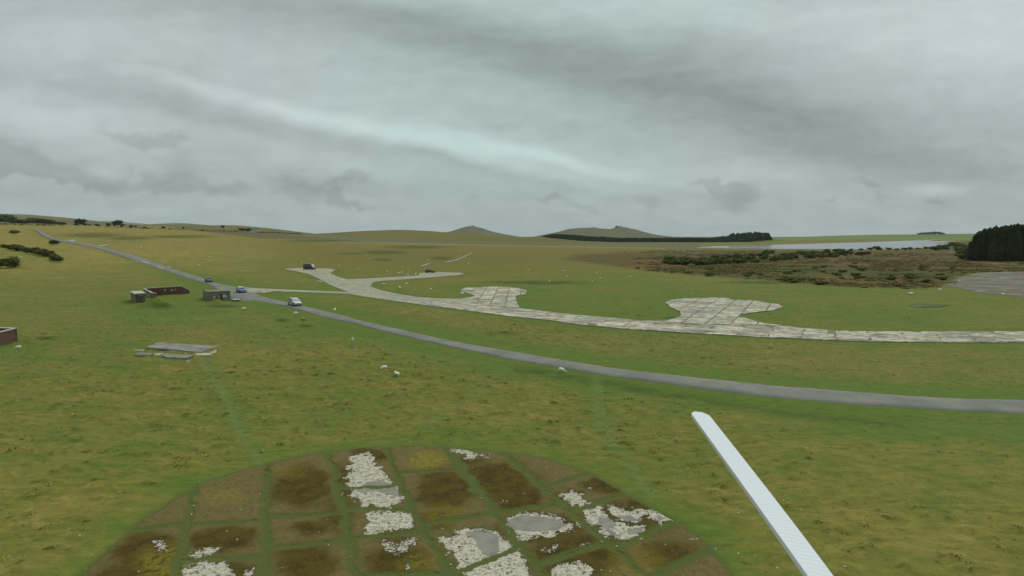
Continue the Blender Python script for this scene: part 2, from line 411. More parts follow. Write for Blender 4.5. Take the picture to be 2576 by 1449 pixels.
GREEN = srgb(91, 107, 43); GREEN2 = srgb(98, 112, 44); OLIVE = srgb(112, 110, 50); TAN = srgb(132, 120, 64); STRAW = srgb(154, 138, 72); BROWN = srgb(92, 76, 42); DARK = srgb(58, 74, 28); RUST = srgb(104, 82, 42)
m_ground, b, p = new_mat('moor_turf')
co = b.n('ShaderNodeTexCoord').outputs['Object']
n_big = b.noise(co, .035, 4, .55); n_mid = b.noise(b.mapv(co, sc=(.8, 1.25, 1)), .22, 4, .6, .4); n_sm = b.noise(b.mapv(co, sc=(.8, 1.5, 1)), 1.1, 5, .62, .3); n_fine = b.noise(co, 7, 4, .65)
tan_f = b.math('ADD', b.math('MULTIPLY', n_mid, .45), b.math('MULTIPLY', n_sm, .40))
tan_f = b.math('MULTIPLY_ADD', n_big, .30, tan_f)
tan_f = b.math('MULTIPLY_ADD', b.attr('zs'), .13, tan_f)
tan_f = b.math('MULTIPLY_ADD', b.attr('hum'), .05, tan_f)
tan_f = b.math('MULTIPLY_ADD', b.attr('zg'), -.12, tan_f)
tan_f = b.math('MULTIPLY_ADD', n_fine, .10, tan_f)
c = b.mix(b.sm(tan_f, .48, .68), GREEN, OLIVE)
c = b.mix(b.sm(tan_f, .63, .82), c, TAN)
c = b.mix(b.math('MULTIPLY', b.attr('zs'), b.sm(n_mid, .3, .75)), c, STRAW)
c = b.mix(b.math('MULTIPLY', b.attr('zo'), b.sm(n_mid, .2, .7)), c, srgb(112, 98, 46))
c = b.mix(b.math('MULTIPLY', b.attr('zg'), .22), c, srgb(88, 112, 42))
# rust and dark rush flecks
fl = b.sm(b.noise(b.mapv(co, loc=(31, 5, 0), sc=(.7, 1.9, 1)), .7, 3, .55), .60, .72)
c = b.mix(b.math('MULTIPLY', fl, .5), c, RUST)
fl2 = b.sm(b.noise(b.mapv(co, loc=(-9, 55, 0), sc=(.6, 1.9, 1)), .9, 3, .55), .59, .72)
c = b.mix(b.math('MULTIPLY', fl2, .55), c, srgb(70, 84, 36))
pale = b.sm(b.noise(b.mapv(co, loc=(7, 8, 0), sc=(.7, 1.6, 1)), 2.6, 3, .6), .69, .76)
c = b.mix(b.math('MULTIPLY', pale, .45), c, srgb(165, 158, 105))
hb = b.mix(b.sm(b.noise(b.mapv(co, sc=(.6, 1, 1)), .07, 5, .6), .42, .6), srgb(80, 78, 38), srgb(104, 82, 44))
hb = b.mix(b.sm(n_mid, .58, .72), hb, srgb(116, 88, 50))
hb = b.mix(b.sm(b.noise(co, .16, 4, .6, .5), .56, .66), hb, srgb(52, 60, 30))
hb = b.mix(b.sm(b.noise(b.mapv(co, sc=(.35, 1, 1)), .12, 4, .6, .5), .64, .70), hb, srgb(150, 125, 82))
c = b.mix(b.attr('zb'), c, hb)
mm = b.mix(b.sm(b.noise(co, .004, 5, .6), .4, .62), srgb(104, 104, 66), srgb(98, 90, 58))
c = b.mix(b.attr('zm'), c, mm)
c = b.mix(b.math('MULTIPLY', b.attr('zl'), b.sm(n_mid, .35, .6)), c, srgb(178, 168, 112))
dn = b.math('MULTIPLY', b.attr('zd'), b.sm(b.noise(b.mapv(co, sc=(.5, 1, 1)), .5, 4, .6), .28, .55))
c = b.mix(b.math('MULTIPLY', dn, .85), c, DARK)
c = b.mix(b.math('MULTIPLY', b.attr('zt'), .8), c, srgb(106, 120, 68))
c = b.mix(b.math('MULTIPLY', b.attr('zpan'), b.sm(n_sm, .0, .7)), c, srgb(84, 90, 50))
val = b.math('MULTIPLY_ADD', n_fine, .5, .69)
vm = b.math('MULTIPLY_ADD', n_sm, .5, .72)
val = b.math('MULTIPLY', val, vm)
cv = b.n('ShaderNodeVectorMath', operation='SCALE'); b.t.links.new(c, cv.inputs[0]); b.t.links.new(val, cv.inputs['Scale'])
b.set(p.inputs['Base Color'], cv.outputs[0]); p.inputs['Roughness'].default_value = .95; p.inputs['Specular IOR Level'].default_value = .1
bu = b.n('ShaderNodeBump'); bu.inputs['Strength'].default_value = .7; bu.inputs['Distance'].default_value = .14
b.set(bu.inputs['Height'], b.math('MULTIPLY_ADD', n_fine, .35, n_sm)); b.set(p.inputs['Normal'], bu.outputs[0])
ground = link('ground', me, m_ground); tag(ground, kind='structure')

# ------------------------------------------------------------------ hills beyond
print('hills')
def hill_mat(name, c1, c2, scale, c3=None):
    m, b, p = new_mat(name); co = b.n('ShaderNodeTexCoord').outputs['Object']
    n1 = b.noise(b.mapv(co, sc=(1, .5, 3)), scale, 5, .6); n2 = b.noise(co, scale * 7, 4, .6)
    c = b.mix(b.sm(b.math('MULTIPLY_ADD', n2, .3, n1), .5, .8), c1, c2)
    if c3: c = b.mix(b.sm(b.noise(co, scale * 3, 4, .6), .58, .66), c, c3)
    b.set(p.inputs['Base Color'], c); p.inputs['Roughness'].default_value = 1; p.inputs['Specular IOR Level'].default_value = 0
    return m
hm_grey = hill_mat('far_moorland', srgb(98, 94, 68), srgb(112, 106, 76), .002)
hm_olive = hill_mat('olive_moorland', srgb(100, 100, 58), srgb(112, 102, 62), .003)
hm_green = hill_mat('far_pasture', srgb(88, 112, 56), srgb(112, 124, 68), .004, srgb(122, 118, 72))
hm_rock = hill_mat('granite_hillside', srgb(102, 98, 70), srgb(98, 100, 82), .006, srgb(112, 112, 98))
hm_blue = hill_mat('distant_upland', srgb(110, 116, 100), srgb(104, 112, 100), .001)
def hill(sky_, dep, wf, wb, mat, name='hill', base=-4, n=110, rough=.02, seed=0, sharp=1.6):
    u = np.linspace(sky_[0][0], sky_[-1][0], n); sk = np.array(sky_, float)
    v = np.interp(u, sk[:, 0], sk[:, 1]); k = np.ones(3) / 3; vv = np.convolve(np.pad(v, 1, 'edge'), k, 'valid'); v = vv
    rows = np.concatenate([-np.linspace(1, 0, 18)[:-1], np.linspace(0, 1, 8)])
    P = []
    for t in rows:
        y = dep + (t * wf if t < 0 else t * wb)
        prof = (.5 + .5 * math.cos(math.pi * abs(t))) ** (1 / sharp) if t < 0 else (.5 + .5 * math.cos(math.pi * t))
        for i in range(n):
            d = ray(u[i], v[i]); zt_ = CAM_H + d[2] / d[1] * dep; x = d[0] / d[1] * dep
            nz = (fbm(np.array(x), np.array(y), 3.2 / wf, 4, seed) - .5) * rough * wf * (1 - prof ** 4) * .6
            P.append((x, y, base + max(zt_ - base, 0) * prof + float(nz) * min(1, max(zt_ - base, 0) / 12)))
    ix = np.arange(len(rows) * n).reshape(len(rows), n)
    q = np.stack([ix[:-1, :-1], ix[1:, :-1], ix[1:, 1:], ix[:-1, 1:]], -1).reshape(-1, 4)[:, ::-1]
    return tag(link(name, mesh_np(name, P, q), mat), kind='structure')
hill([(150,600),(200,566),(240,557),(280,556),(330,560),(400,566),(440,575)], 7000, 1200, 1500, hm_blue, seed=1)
hill([(-500,560),(-200,542),(0,538.5),(75,539.5),(150,548),(250,560),(350,565.5),(450,572),(560,590),(620,604)], 2300, 900, 1200, hm_grey, seed=2)
hill([(330,590),(380,568),(430,563),(465,561.5),(510,565),(560,574),(620,592),(660,604)], 3200, 900, 1200, hm_grey, seed=3)
hill([(450,604),(500,573),(540,567),(600,567),(644,571.5),(719,581),(781,589),(850,596),(920,606)], 2100, 700, 900, hm_olive, seed=4)
hill([(560,606),(700,596),(781,591),(860,586),(930,581),(1015,578),(1080,581),(1130,585),(1200,590),(1288,595),(1400,601),(1500,606)], 2700, 1100, 900, hm_olive, seed=5)
hill([(1080,600),(1112,587),(1140,581),(1160,574),(1176,569.5),(1189,568),(1200,570.5),(1215,574.5),(1240,583),(1285,592),(1330,599)], 3900, 700, 900, hm_rock, seed=6, n=160)
hill([(1310,602),(1345,595),(1380,588),(1405,583),(1430,576),(1455,573.5),(1487,572.5),(1493,571.5),(1499,574),(1530,576.5),(1545,574),(1552,571),(1566,571),(1572,574),(1582,575),(1595,580),(1620,588),(1655,594),(1700,599)], 3900, 800, 900, hm_rock, seed=7, n=200)
hill([(1670,603),(1700,597),(1722,595.3),(1760,597.5),(1800,597.5),(1850,594),(1900,597),(1960,602)], 5200, 700, 900, hm_grey, seed=8)
hill([(1880,604),(1935,599),(2000,596),(2057,594.7),(2130,592),(2200,590.5),(2290,589.5),(2430,588),(2576,585),(2800,582),(3200,585)], 4700, 1300, 900, hm_green, seed=9)
hill([(1230,606),(1310,598),(1358,594.5),(1420,598),(1480,603),(1560,607.5)], 1900, 350, 500, hm_olive, seed=10)
# granite tors on the summits
m_tor = simple('granite', srgb(104, 106, 96), .95, .25, .05)
for (u, v, k) in [(1189, 569.5, 2), (1556, 571.5, 4), (1574, 574.5, 3), (1492, 572.5, 2)]:
    t = None; d = ray(u, v); dep = 3880; c0 = (d[0] / d[1] * dep, dep, CAM_H + d[2] / d[1] * dep)
    bm = bmesh.new()
    for i in range(k * 5):
        box(bm, (random.uniform(-9, 9) * k / 2, random.uniform(-6, 6), random.uniform(-6, 1.6 + k)), (random.uniform(7, 16), random.uniform(6, 9), random.uniform(4, 8)), random.uniform(0, 3), random.uniform(.6, .95))
    o = link('granite_tor', bm_mesh('granite_tor', bm), m_tor, loc=c0)
    tag(o, {1189: 'small pile of granite on the tip of the pointed far hill', 1556: 'grey granite tor on the highest crest of the broad far hill', 1574: 'lower granite outcrop just right of the main tor on the broad hill',
            1492: 'small granite outcrop on the left shoulder of the broad far hill'}[u], 'rock outcrop')

# ------------------------------------------------------------------ lake
m_water, b, p = new_mat('lake_water')
co = b.n('ShaderNodeTexCoord').outputs['Object']
p.inputs['Base Color'].default_value = (.10, .115, .12, 1); p.inputs['Roughness'].default_value = .12; p.inputs['IOR'].default_value = 1.33
bu = b.n('ShaderNodeBump'); bu.inputs['Strength'].default_value = .2; bu.inputs['Distance'].default_value = .1
b.set(bu.inputs['Height'], b.noise(b.mapv(co, sc=(.3, 1, 1)), .35, 4)); b.set(p.inputs['Normal'], bu.outputs[0])
def sheet(name, poly, z, mat, kind='structure', drape=0):
    bm = bmesh.new(); vs = [bm.verts.new((q_[0], q_[1], z)) for q_ in poly]; f = bm.faces.new(vs)
    if drape:
        P_ = np.array([q_[:2] for q_ in poly])
        for ax in (0, 1):
            lo_, hi_ = P_[:, ax].min(), P_[:, ax].max(); st_ = max(drape, (hi_ - lo_) / 60); c_ = lo_ + st_
            while c_ < hi_:
                co_ = [0, 0, 0]; no_ = [0, 0, 0]; co_[ax] = c_; no_[ax] = 1
                bmesh.ops.bisect_plane(bm, geom=bm.verts[:] + bm.edges[:] + bm.faces[:], plane_co=co_, plane_no=no_); c_ += st_
        for v_ in bm.verts: v_.co.z = z + float(base_h(v_.co.x, v_.co.y))
    bmesh.ops.triangulate(bm, faces=bm.faces); bmesh.ops.recalc_face_normals(bm, faces=bm.faces)
    if sum(f.normal.z for f in bm.faces) < 0: bmesh.ops.reverse_faces(bm, faces=bm.faces)
    return tag(link(name, bm_mesh(name, bm), mat), kind=kind)
sheet('lake', W_LAKE, .02, m_water)

# ------------------------------------------------------------------ road
print('road')
m_tar, b, p = new_mat('worn_asphalt')
co = b.n('ShaderNodeTexCoord').outputs['Object']
c = b.mix(b.sm(b.noise(co, .25, 5, .6), .35, .68), srgb(108, 108, 100), srgb(124, 123, 113))
c = b.mix(b.sm(b.noise(co, 1.7, 4, .6), .60, .72), c, srgb(94, 94, 86))
c = b.mix(b.math('MULTIPLY', b.sm(b.noise(co, 30, 3, .7), .4, .8), .35), c, srgb(160, 158, 150))
b.set(p.inputs['Base Color'], c); p.inputs['Roughness'].default_value = .95; p.inputs['Specular IOR Level'].default_value = .08
bu = b.n('ShaderNodeBump'); bu.inputs['Strength'].default_value = .3; bu.inputs['Distance'].default_value = .01
b.set(bu.inputs['Height'], b.noise(co, 60, 3)); b.set(p.inputs['Normal'], bu.outputs[0])
A = catmull(road_far, 14); C_ = catmull(road_near, 14)
jit = (fbm(A[:, 0] * 3, A[:, 1] * 3, .6, 3, 3) - .5)[:, None] * .34; dirv = (C_ - A); dirv[:, 2] = 0; wd = np.linalg.norm(dirv, axis=1)[:, None]; dirv = dirv / wd
A = A + dirv * jit; C_ = C_ + dirv * (fbm(C_[:, 0] * 3, C_[:, 1] * 3, .7, 3, 8) - .5)[:, None] * .42
V_ = []
for i in range(len(A)):
    lift = .09 + .0004 * A[i][1] if A[i][1] < 300 else .2 + .0006 * A[i][1]
    for t, dz_ in ((-.06, -.35), (0, 0), (.25, .03), (.5, .05), (.75, .03), (1, 0), (1.05, -.35)):
        P_ = A[i] * (1 - t) + C_[i] * t
        V_.append((P_[0], P_[1], float(base_h(P_[0], P_[1])) + lift + dz_))
ix = np.arange(len(V_)).reshape(-1, 7)
q = np.stack([ix[:-1, :-1], ix[1:, :-1], ix[1:, 1:], ix[:-1, 1:]], -1).reshape(-1, 4)
road = tag(link('road', mesh_np('road', V_, q), m_tar), kind='structure')
bmx = bmesh.new(); bmx.from_mesh(road.data); bmesh.ops.recalc_face_normals(bmx, faces=bmx.faces)
if sum(f.normal.z for f in bmx.faces) < 0: bmesh.ops.reverse_faces(bmx, faces=bmx.faces)
bmx.to_mesh(road.data); bmx.free()

# ------------------------------------------------------------------ concrete taxiway: a bed with separate slabs on it
print('taxiway')
def conc_mat(name, c1, c2, dirt, sc=1.0, crackdark=.5):
    m, b, p = new_mat(name); co = b.n('ShaderNodeNewGeometry').outputs['Position']
    oi = b.n('ShaderNodeObjectInfo').outputs['Random']
    n1 = b.noise(b.mapv(co, sc=(1, 1, 1)), .55 * sc, 5, .62, .4); n2 = b.noise(b.mapv(co, loc=(40, 0, 0), sc=(.5, 1.3, 1)), 1.6 * sc, 5, .65, .6); n3 = b.noise(co, 12 * sc, 4, .7)
    c = b.mix(b.sm(n1, .32, .66), c1, c2)
    c = b.mix(b.math('MULTIPLY', b.sm(b.math('MULTIPLY_ADD', n3, .2, n2), .60, .70), crackdark), c, dirt)
    c = b.mix(b.math('MULTIPLY', b.sm(n3, .55, .75), .35), c, srgb(205, 200, 186))
    n4 = b.noise(b.mapv(co, loc=(5, 80, 0), sc=(.6, 1.2, 1)), .33 * sc, 5, .7, .8)
    c = b.mix(b.math('MULTIPLY', b.sm(n4, .52, .57), .75), c, srgb(130, 131, 124)); c = b.mix(b.math('MULTIPLY', b.sm(b.noise(b.mapv(co, loc=(50, 8, 0), sc=(.5, 1.6, 1)), .9 * sc, 5, .7, .5), .64, .70), .75), c, srgb(102, 102, 64))
    ve = b.math('MULTIPLY_ADD', oi, .34, .80)
    sv = b.n('ShaderNodeVectorMath', operation='SCALE'); b.t.links.new(c, sv.inputs[0]); b.t.links.new(ve, sv.inputs['Scale'])
    b.set(p.inputs['Base Color'], sv.outputs[0]); p.inputs['Roughness'].default_value = .95; p.inputs['Specular IOR Level'].default_value = .04
    bu = b.n('ShaderNodeBump'); bu.inputs['Strength'].default_value = .5; bu.inputs['Distance'].default_value = .03
    b.set(bu.inputs['Height'], b.math('ADD', n2, b.math('MULTIPLY', n3, .4))); b.set(p.inputs['Normal'], bu.outputs[0])
    return m
m_conc = conc_mat('weathered_concrete', srgb(154, 149, 132), srgb(198, 190, 170), srgb(118, 111, 86), .8, .95)
m_bed = conc_mat('gravelly_concrete', srgb(154, 148, 126), srgb(168, 163, 144), srgb(126, 120, 94), .8, .8)
m_joint = simple('earth_and_grass_joint', srgb(108, 106, 70), .95, .35, 1.5)
tax = tag(sheet('taxiway', [(a[0], a[1]) for a in W_TAXI], .08, m_bed, drape=6), kind='structure')
def clip_cell(subj, cell):
    out = [tuple(s_[:2]) for s_ in subj]
    for i in range(4):
        a = cell[i]; b_ = cell[(i + 1) % 4]; ex, ey = b_[0] - a[0], b_[1] - a[1]
        ins = lambda P: ex * (P[1] - a[1]) - ey * (P[0] - a[0]) >= 0
        inp = out; out = []
        for j in range(len(inp)):
            P, Q = inp[j - 1], inp[j]; pi_, qi = ins(P), ins(Q)
            if pi_ != qi:
                d1 = ex * (P[1] - a[1]) - ey * (P[0] - a[0]); d2 = ex * (Q[1] - a[1]) - ey * (Q[0] - a[0]); t = d1 / (d1 - d2)
                out.append((P[0] + (Q[0] - P[0]) * t, P[1] + (Q[1] - P[1]) * t))
            if qi: out.append(Q)
        if len(out) < 3: return []
    return out
def area(P): return .5 * sum(P[i - 1][0] * P[i][1] - P[i][0] * P[i - 1][1] for i in range(len(P)))
n_slab = [0]
def slab_field(outline_uv, origin_uv, ang, sx, sy, z0, parent, mat, gap=.10, ragged=.06, jitter=.02, name='slab', skip=.0):
    OUT = [tuple(h[:2]) for h in hits(outline_uv)]; o = hit(*origin_uv)
    if area(OUT) < 0: OUT = OUT[::-1]
    ca, sa = math.cos(ang), math.sin(ang)
    loc = [((x - o[0]) * ca + (y - o[1]) * sa, -(x - o[0]) * sa + (y - o[1]) * ca) for x, y in OUT]
    i0, i1 = int(min(l[0] for l in loc) // sx), int(max(l[0] for l in loc) // sx) + 1
    j0, j1 = int(min(l[1] for l in loc) // sy), int(max(l[1] for l in loc) // sy) + 1
    for i in range(i0, i1):
        for j in range(j0, j1):
            g = gap / 2
            cell = [(i * sx + g, j * sy + g), ((i + 1) * sx - g, j * sy + g), ((i + 1) * sx - g, (j + 1) * sy - g), (i * sx + g, (j + 1) * sy - g)]
            P = clip_cell(loc, cell)
            if not P or abs(area(P)) < 1.2 or random.random() < skip: continue
            P2 = []
            for q_ in P:
                if not P2 or math.dist(q_, P2[-1]) > .06: P2.append(q_)
            if math.dist(P2[0], P2[-1]) < .06: P2.pop()
            if len(P2) < 3: continue
            cx = sum(q_[0] for q_ in P2) / len(P2); cy = sum(q_[1] for q_ in P2) / len(P2)
            tx, ty = random.gauss(0, .004), random.gauss(0, .004); dz_ = random.uniform(-jitter, jitter)
            # chipped corners and edges
            Q = []
            for k in range(len(P2)):
                a_, b_ = P2[k], P2[(k + 1) % len(P2)]; Q.append((a_[0] + random.gauss(0, ragged), a_[1] + random.gauss(0, ragged)))
                if math.dist(a_, b_) > 1.5:
                    for tt in (.33, .66):
                        tt += random.uniform(-.1, .1)
                        Q.append((a_[0] + (b_[0] - a_[0]) * tt + random.gauss(0, ragged), a_[1] + (b_[1] - a_[1]) * tt + random.gauss(0, ragged)))
            W2 = [(o[0] + x * ca - y * sa - 0, o[1] + x * sa + y * ca) for x, y in Q]
            cw = (o[0] + cx * ca - cy * sa, o[1] + cx * sa + cy * ca)
            bm = bmesh.new(); prism(bm, [(x - cw[0], y - cw[1]) for x, y in W2], -.12, lambda x, y: dz_ + tx * x + ty * y)
            bmesh.ops.recalc_face_normals(bm, faces=bm.faces)
            s = link(name, bm_mesh(name, bm), mat, parent, (cw[0], cw[1], z0)); n_slab[0] += 1
PAN3 = [(1640,815),(1678,808),(1713,797),(1710,785),(1688,775),(1673,762),(1688,756),(1725,751),(1825,750),(1845,756),(1900,757.5),(1932,764),(1957,766),(1969,774),(1944,782),(1900,787),(1863,792.5),(1862,797.5),(1908,812),(1932,816.5),(1980,821)]
PAN2 = [(1190,763),(1196,746),(1178,738),(1155,732.5),(1163,727),(1178,724),(1248,722),(1288,724),(1309,727),(1322,732),(1318,740),(1299,745),(1297,752),(1302,764),(1306,776),(1250,773)]
MAIN = [(1190,764),(1250,773.5),(1306,777),(1413,790),(1538,801),(1613,809),(1640,816),(1980,822),(2007,826),(2107,834.5),(2307,836.5),(2576,835.5),(2760,834),(2760,862),(2576,862),(2400,862),(2182,860),(1932,850),(1763,840.5),(1588,829.5),(1463,818.5),(1388,807),(1288,797),(1194,784.5),(1110,773),(1060,762),(1100,756)]
for P_ in (PAN3, PAN2, MAIN): sheet('joint_bed', hits(P_), .115, m_joint, drape=6).parent = tax
slab_field(PAN3, (1713,814), R(90 - 28) - R(90), 3.9, 3.9, .16, tax, m_conc, gap=.26)
slab_field(PAN2, (1234,766), R(-1), 3.3, 4.4, .15, tax, m_conc, gap=.22, skip=.05)
a_, b_ = hit(1388, 807), hit(1932, 850); ang_m = math.atan2(b_[1] - a_[1], b_[0] - a_[0])
slab_field(MAIN, (1932, 849.5), ang_m, 4.4, 3.9, .14, tax, m_conc, gap=.05, ragged=.2)
print('slabs', n_slab[0])
sheet('tarmac_apron', W_APRON, .06, conc_mat('old_tarmac_apron', srgb(102, 97, 84), srgb(118, 111, 96), srgb(94, 90, 58), .25, .7), drape=8)
sheet('hardstanding_patch', W_OLD, .10, conc_mat('mossy_hardstanding', srgb(94, 98, 66), srgb(100, 108, 62), srgb(86, 96, 46), .5, .8))

# ------------------------------------------------------------------ round mossy dispersal pan in the foreground
print('pan')
Ls = [[(500,1190),(497,1247),(470,1319),(460,1387),(447,1437),(420,1560)], [(678,1150),(676,1187),(671,1250),(669,1312),(666,1449),(664,1600)], [(822,1120),(826,1142),(844,1227),(869,1317),(886,1412),(915,1560)],
      [(955,1105),(961,1124),(994,1199),(1034,1282),(1084,1362),(1131,1437),(1210,1560)], [(1100,1105),(1111,1124),(1161,1194),(1231,1272),(1295,1352),(1330,1407),(1363,1442),(1470,1560)],
      [(1240,1125),(1288,1159),(1350,1212),(1418,1274),(1488,1327),(1563,1397),(1625,1447),(1760,1560)]]
def lx(i, y): return float(np.interp(y, [q_[1] for q_ in Ls[i]], [q_[0] for q_ in Ls[i]]))
cols = []   # (left line, right line, list of transverse joints as pairs of y on the left and right line)
cols.append((None, 0, [(1150, 1150), (1330, 1318), (1500, 1480)]))
cols.append((0, 1, [(1150, 1130), (1319, 1311), (1409, 1404), (1520, 1515)]))
cols.append((1, 2, [(1130, 1100), (1302, 1294), (1382, 1357), (1505, 1480)]))
cols.append((2, 3, [(1100, 1080), (1230, 1222), (1283, 1280), (1354, 1340), (1450, 1440), (1560, 1545)]))
cols.append((3, 4, [(1080, 1085), (1191, 1184), (1320, 1291), (1447, 1375), (1560, 1490)]))
cols.append((4, 5, [(1085, 1120), (1291, 1271), (1425, 1364), (1530, 1470)]))
cols.append((5, None, [(1110, 1060), (1228, 1165), (1287, 1225), (1380, 1300), (1455, 1375), (1560, 1480)]))
pan_cells = []
for (a, b2, ys) in cols:
    for k in range(len(ys) - 1):
        (ya, yb), (yc, yd) = ys[k], ys[k + 1]
        def pt(i, y, side):
            if i is not None: return (lx(i, y), y)
            return (lx(0, y) - 190 * (y - 560) / 740, y + 10) if side == 'l' else (lx(5, y + 60) + 200, y)
        c4 = [pt(a, ya, 'l'), pt(b2, yb, 'r'), pt(b2, yd, 'r'), pt(a, yc, 'l')]
        if a is None:
            xl = lambda y: lx(0, y) - 205 * (y - 594) / 706
            c4 = [(xl(ya), ya + 16), (lx(0, yb), yb), (lx(0, yd), yd), (xl(yc), yc + 16)]
        pan_cells.append(c4)
# outer right column
for (ya, yb) in [((1165, 1080), (1225, 1130)), ((1225, 1130), (1300, 1215)), ((1300, 1215), (1375, 1290)), ((1375, 1290), (1480, 1380))]:
    pan_cells.append([(lx(5, ya[0] + 60) + 200, ya[0]), (lx(5, ya[0] + 60) + 420, ya[1]), (lx(5, yb[0] + 60) + 420, yb[1]), (lx(5, yb[0] + 60) + 200, yb[0])])
for (ya, yc) in [(1300, 1480), (1480, 1600)]:
    xl = lambda y, k=1: lx(0, y) - 205 * k * (y - 594) / 706
    pan_cells.append([(xl(ya, 2), ya + 34), (xl(ya), ya + 16), (xl(yc), yc + 16), (xl(yc, 2), yc + 34)])
O6 = (644, 1086.7); O7 = (1288, 1086.7); O5 = (0, 1086.7)
BARE = [offs(L, *o_) for L, o_ in [
 ([(990,230),(1160,210),(1170,290),(1200,350),(1280,375),(1310,440),(1400,500),(1450,580),(1480,680),(1440,700),(1380,745),(1300,770),(1150,755),(1050,735),(960,720),(1020,680),(970,650),(980,560),(910,530),(920,420),(980,375),(920,345),(960,270)], O6),
 ([(1120,830),(1170,795),(1300,800),(1450,780),(1530,800),(1590,890),(1560,970),(1450,990),(1200,1040),(1050,1060),(1090,1000),(1080,940),(1130,880)], O6),
 ([(1820,1100),(1900,1070),(2050,1010),(2120,970),(2250,980),(2400,1010),(2470,1040),(2560,1110),(2560,1190),(2640,1200),(2700,1300),(2800,1449),(2850,1500),(2200,1500),(2080,1400),(1990,1280),(1940,1200)], O6),
 ([(-90,880),(0,860),(100,815),(300,830),(450,860),(560,920),(660,930),(640,960),(500,1000),(440,1040),(300,1060),(60,1090),(0,1040),(-60,960)], O7),
 ([(500,620),(600,605),(680,640),(720,650),(690,690),(760,740),(600,780),(560,740),(540,680)], O7),
 ([(720,810),(800,760),(870,760),(960,830),(1060,920),(1180,960),(1340,960),(1300,1060),(1180,1080),(1000,1080),(880,1010),(900,950),(800,960),(720,890)], O7),
 ([(960,750),(1030,740),(1150,780),(1240,810),(1330,790),(1500,790),(1620,880),(1500,940),(1430,890),(1330,830),(1270,870),(1260,910),(1200,910),(1080,900),(1040,840)], O7),
 ([(360,1390),(480,1350),(620,1320),(770,1350),(800,1380),(760,1449),(780,1500),(380,1500)], O7),
 ([(1970,180),(2050,165),(2150,190),(2330,240),(2200,240),(2200,280),(2100,270),(2060,230),(1980,220)], O6),
 ([(1890,1220),(2000,1200),(2100,1180),(2240,1160),(2220,1220),(2080,1260),(1930,1240)], O5),
 ([(1830,1380),(1950,1330),(2100,1315),(2280,1330),(2370,1400),(2360,1500),(1840,1500)], O5),
 ([(2460,1400),(2560,1360),(2530,1500),(2460,1500)], O5)]]
SPARSE = [offs(L, *o_) for L, o_ in [([(1220,1050),(1420,1120),(1600,1040),(1640,1150),(1440,1260),(1300,1220)], O6), ([(1500,1330),(1540,1300),(1560,1400),(1480,1420)], O6), ([(1520,1090),(1640,1060),(1700,1200),(1600,1250)], O5),
  ([(270,1170),(380,1180),(450,1100),(480,1150),(430,1240),(300,1240)], O7), ([(660,1120),(760,1105),(820,1120),(760,1160),(690,1165)], O7), ([(740,560),(800,560),(800,590),(740,590)], O7), ([(850,600),(900,620),(880,660),(860,640)], O6), ([(1860,960),(1900,980),(1880,1040)], O6), ([(2470,680),(2510,690),(2490,720)], O6)]]
GREY = [offs(L, *o_) for L, o_ in [([(1000,590),(1110,510),(1250,490),(1380,530),(1440,600),(1470,670),(1380,650),(1280,620),(1200,605),(1080,625)], O6), ([(2100,1020),(2250,990),(2430,1040),(2450,1180),(2400,1280),(2280,1240),(2200,1100)], O6),
  ([(-70,900),(100,840),(440,880),(560,940),(440,1000),(200,1010),(0,990)], O7), ([(860,860),(1000,870),(1060,940),(980,980),(1100,1060),(1000,1050),(880,930)], O7), ([(1060,850),(1200,840),(1260,900),(1150,905)], O7), ([(1160,980),(1330,960),(1290,1030),(1170,1040)], O7), ([(1440,850),(1560,870),(1480,900)], O7)]]
def E(u, v, ru, rv, a=1): return (u, v, ru, rv, a)
DARKM = [E(1250,1215,110,55), E(1300,1250,80,40), E(1180,1160,50,20,.7), E(1120,1235,85,62), E(760,1232,80,58), E(700,1240,40,40,.6), E(560,1360,100,38,.9), E(370,1385,90,60), E(360,1460,120,50), E(770,1330,60,24,.8), E(1520,1222,60,26), E(1430,1250,40,20,.8),
         E(1620,1280,70,36,.9), E(930,1150,60,20,.9), E(870,1215,30,50,.7), E(1000,1340,60,40,.5), E(1450,1400,140,60,.95), E(1360,1330,120,40,.9), E(1000,1420,100,50,.8), E(770,1420,80,60,.8), E(560,1440,110,40,.7), E(1680,1400,90,40,.7), E(1580,1310,150,60,.6), E(1100,1310,70,24,.7), E(850,1300,50,60,.6)]
YEL = [E(1075,1160,55,24), E(420,1420,80,50,.8), E(560,1250,60,24,.5), E(1600,1420,80,40,.5), E(1120,1300,60,30,.5), E(730,1190,60,20,.3), E(1060,1430,60,40,.6)]
m_moss, b, p = new_mat('mossy_concrete')
co = b.n('ShaderNodeTexCoord').outputs['Object']
f1 = b.noise(co, 3.2, 6, .68, .5); f2 = b.noise(co, 12, 5, .7, .4); f3 = b.noise(co, 1.0, 4, .6); f4 = b.noise(co, 45, 4, .7)
bare = b.math('ADD', b.attr('bare'), b.math('MULTIPLY_ADD', f1, 1.9, -.92)); bare = b.math('ADD', bare, b.math('MULTIPLY_ADD', f2, 1.5, -.72))
bare_m = b.sm(bare, .02, .12)
dk = b.math('ADD', b.attr('dark'), b.math('MULTIPLY_ADD', f1, 1.7, -.85)); dk = b.math('MULTIPLY_ADD', f3, .5, dk); dk = b.math('MULTIPLY_ADD', f2, .5, b.math('ADD', dk, -.25))
c = b.mix(b.sm(f1, .35, .65), srgb(94, 84, 48), srgb(116, 102, 68))
c = b.mix(b.sm(f2, .5, .68), c, srgb(96, 88, 46))
c = b.mix(b.sm(b.noise(b.mapv(co, loc=(11, 3, 0)), 1.6, 5, .62), .54, .66), c, srgb(92, 94, 46))
c = b.mix(b.math('MULTIPLY', b.sm(b.noise(co, 22, 4, .7), .60, .70), .55), c, srgb(160, 146, 112))
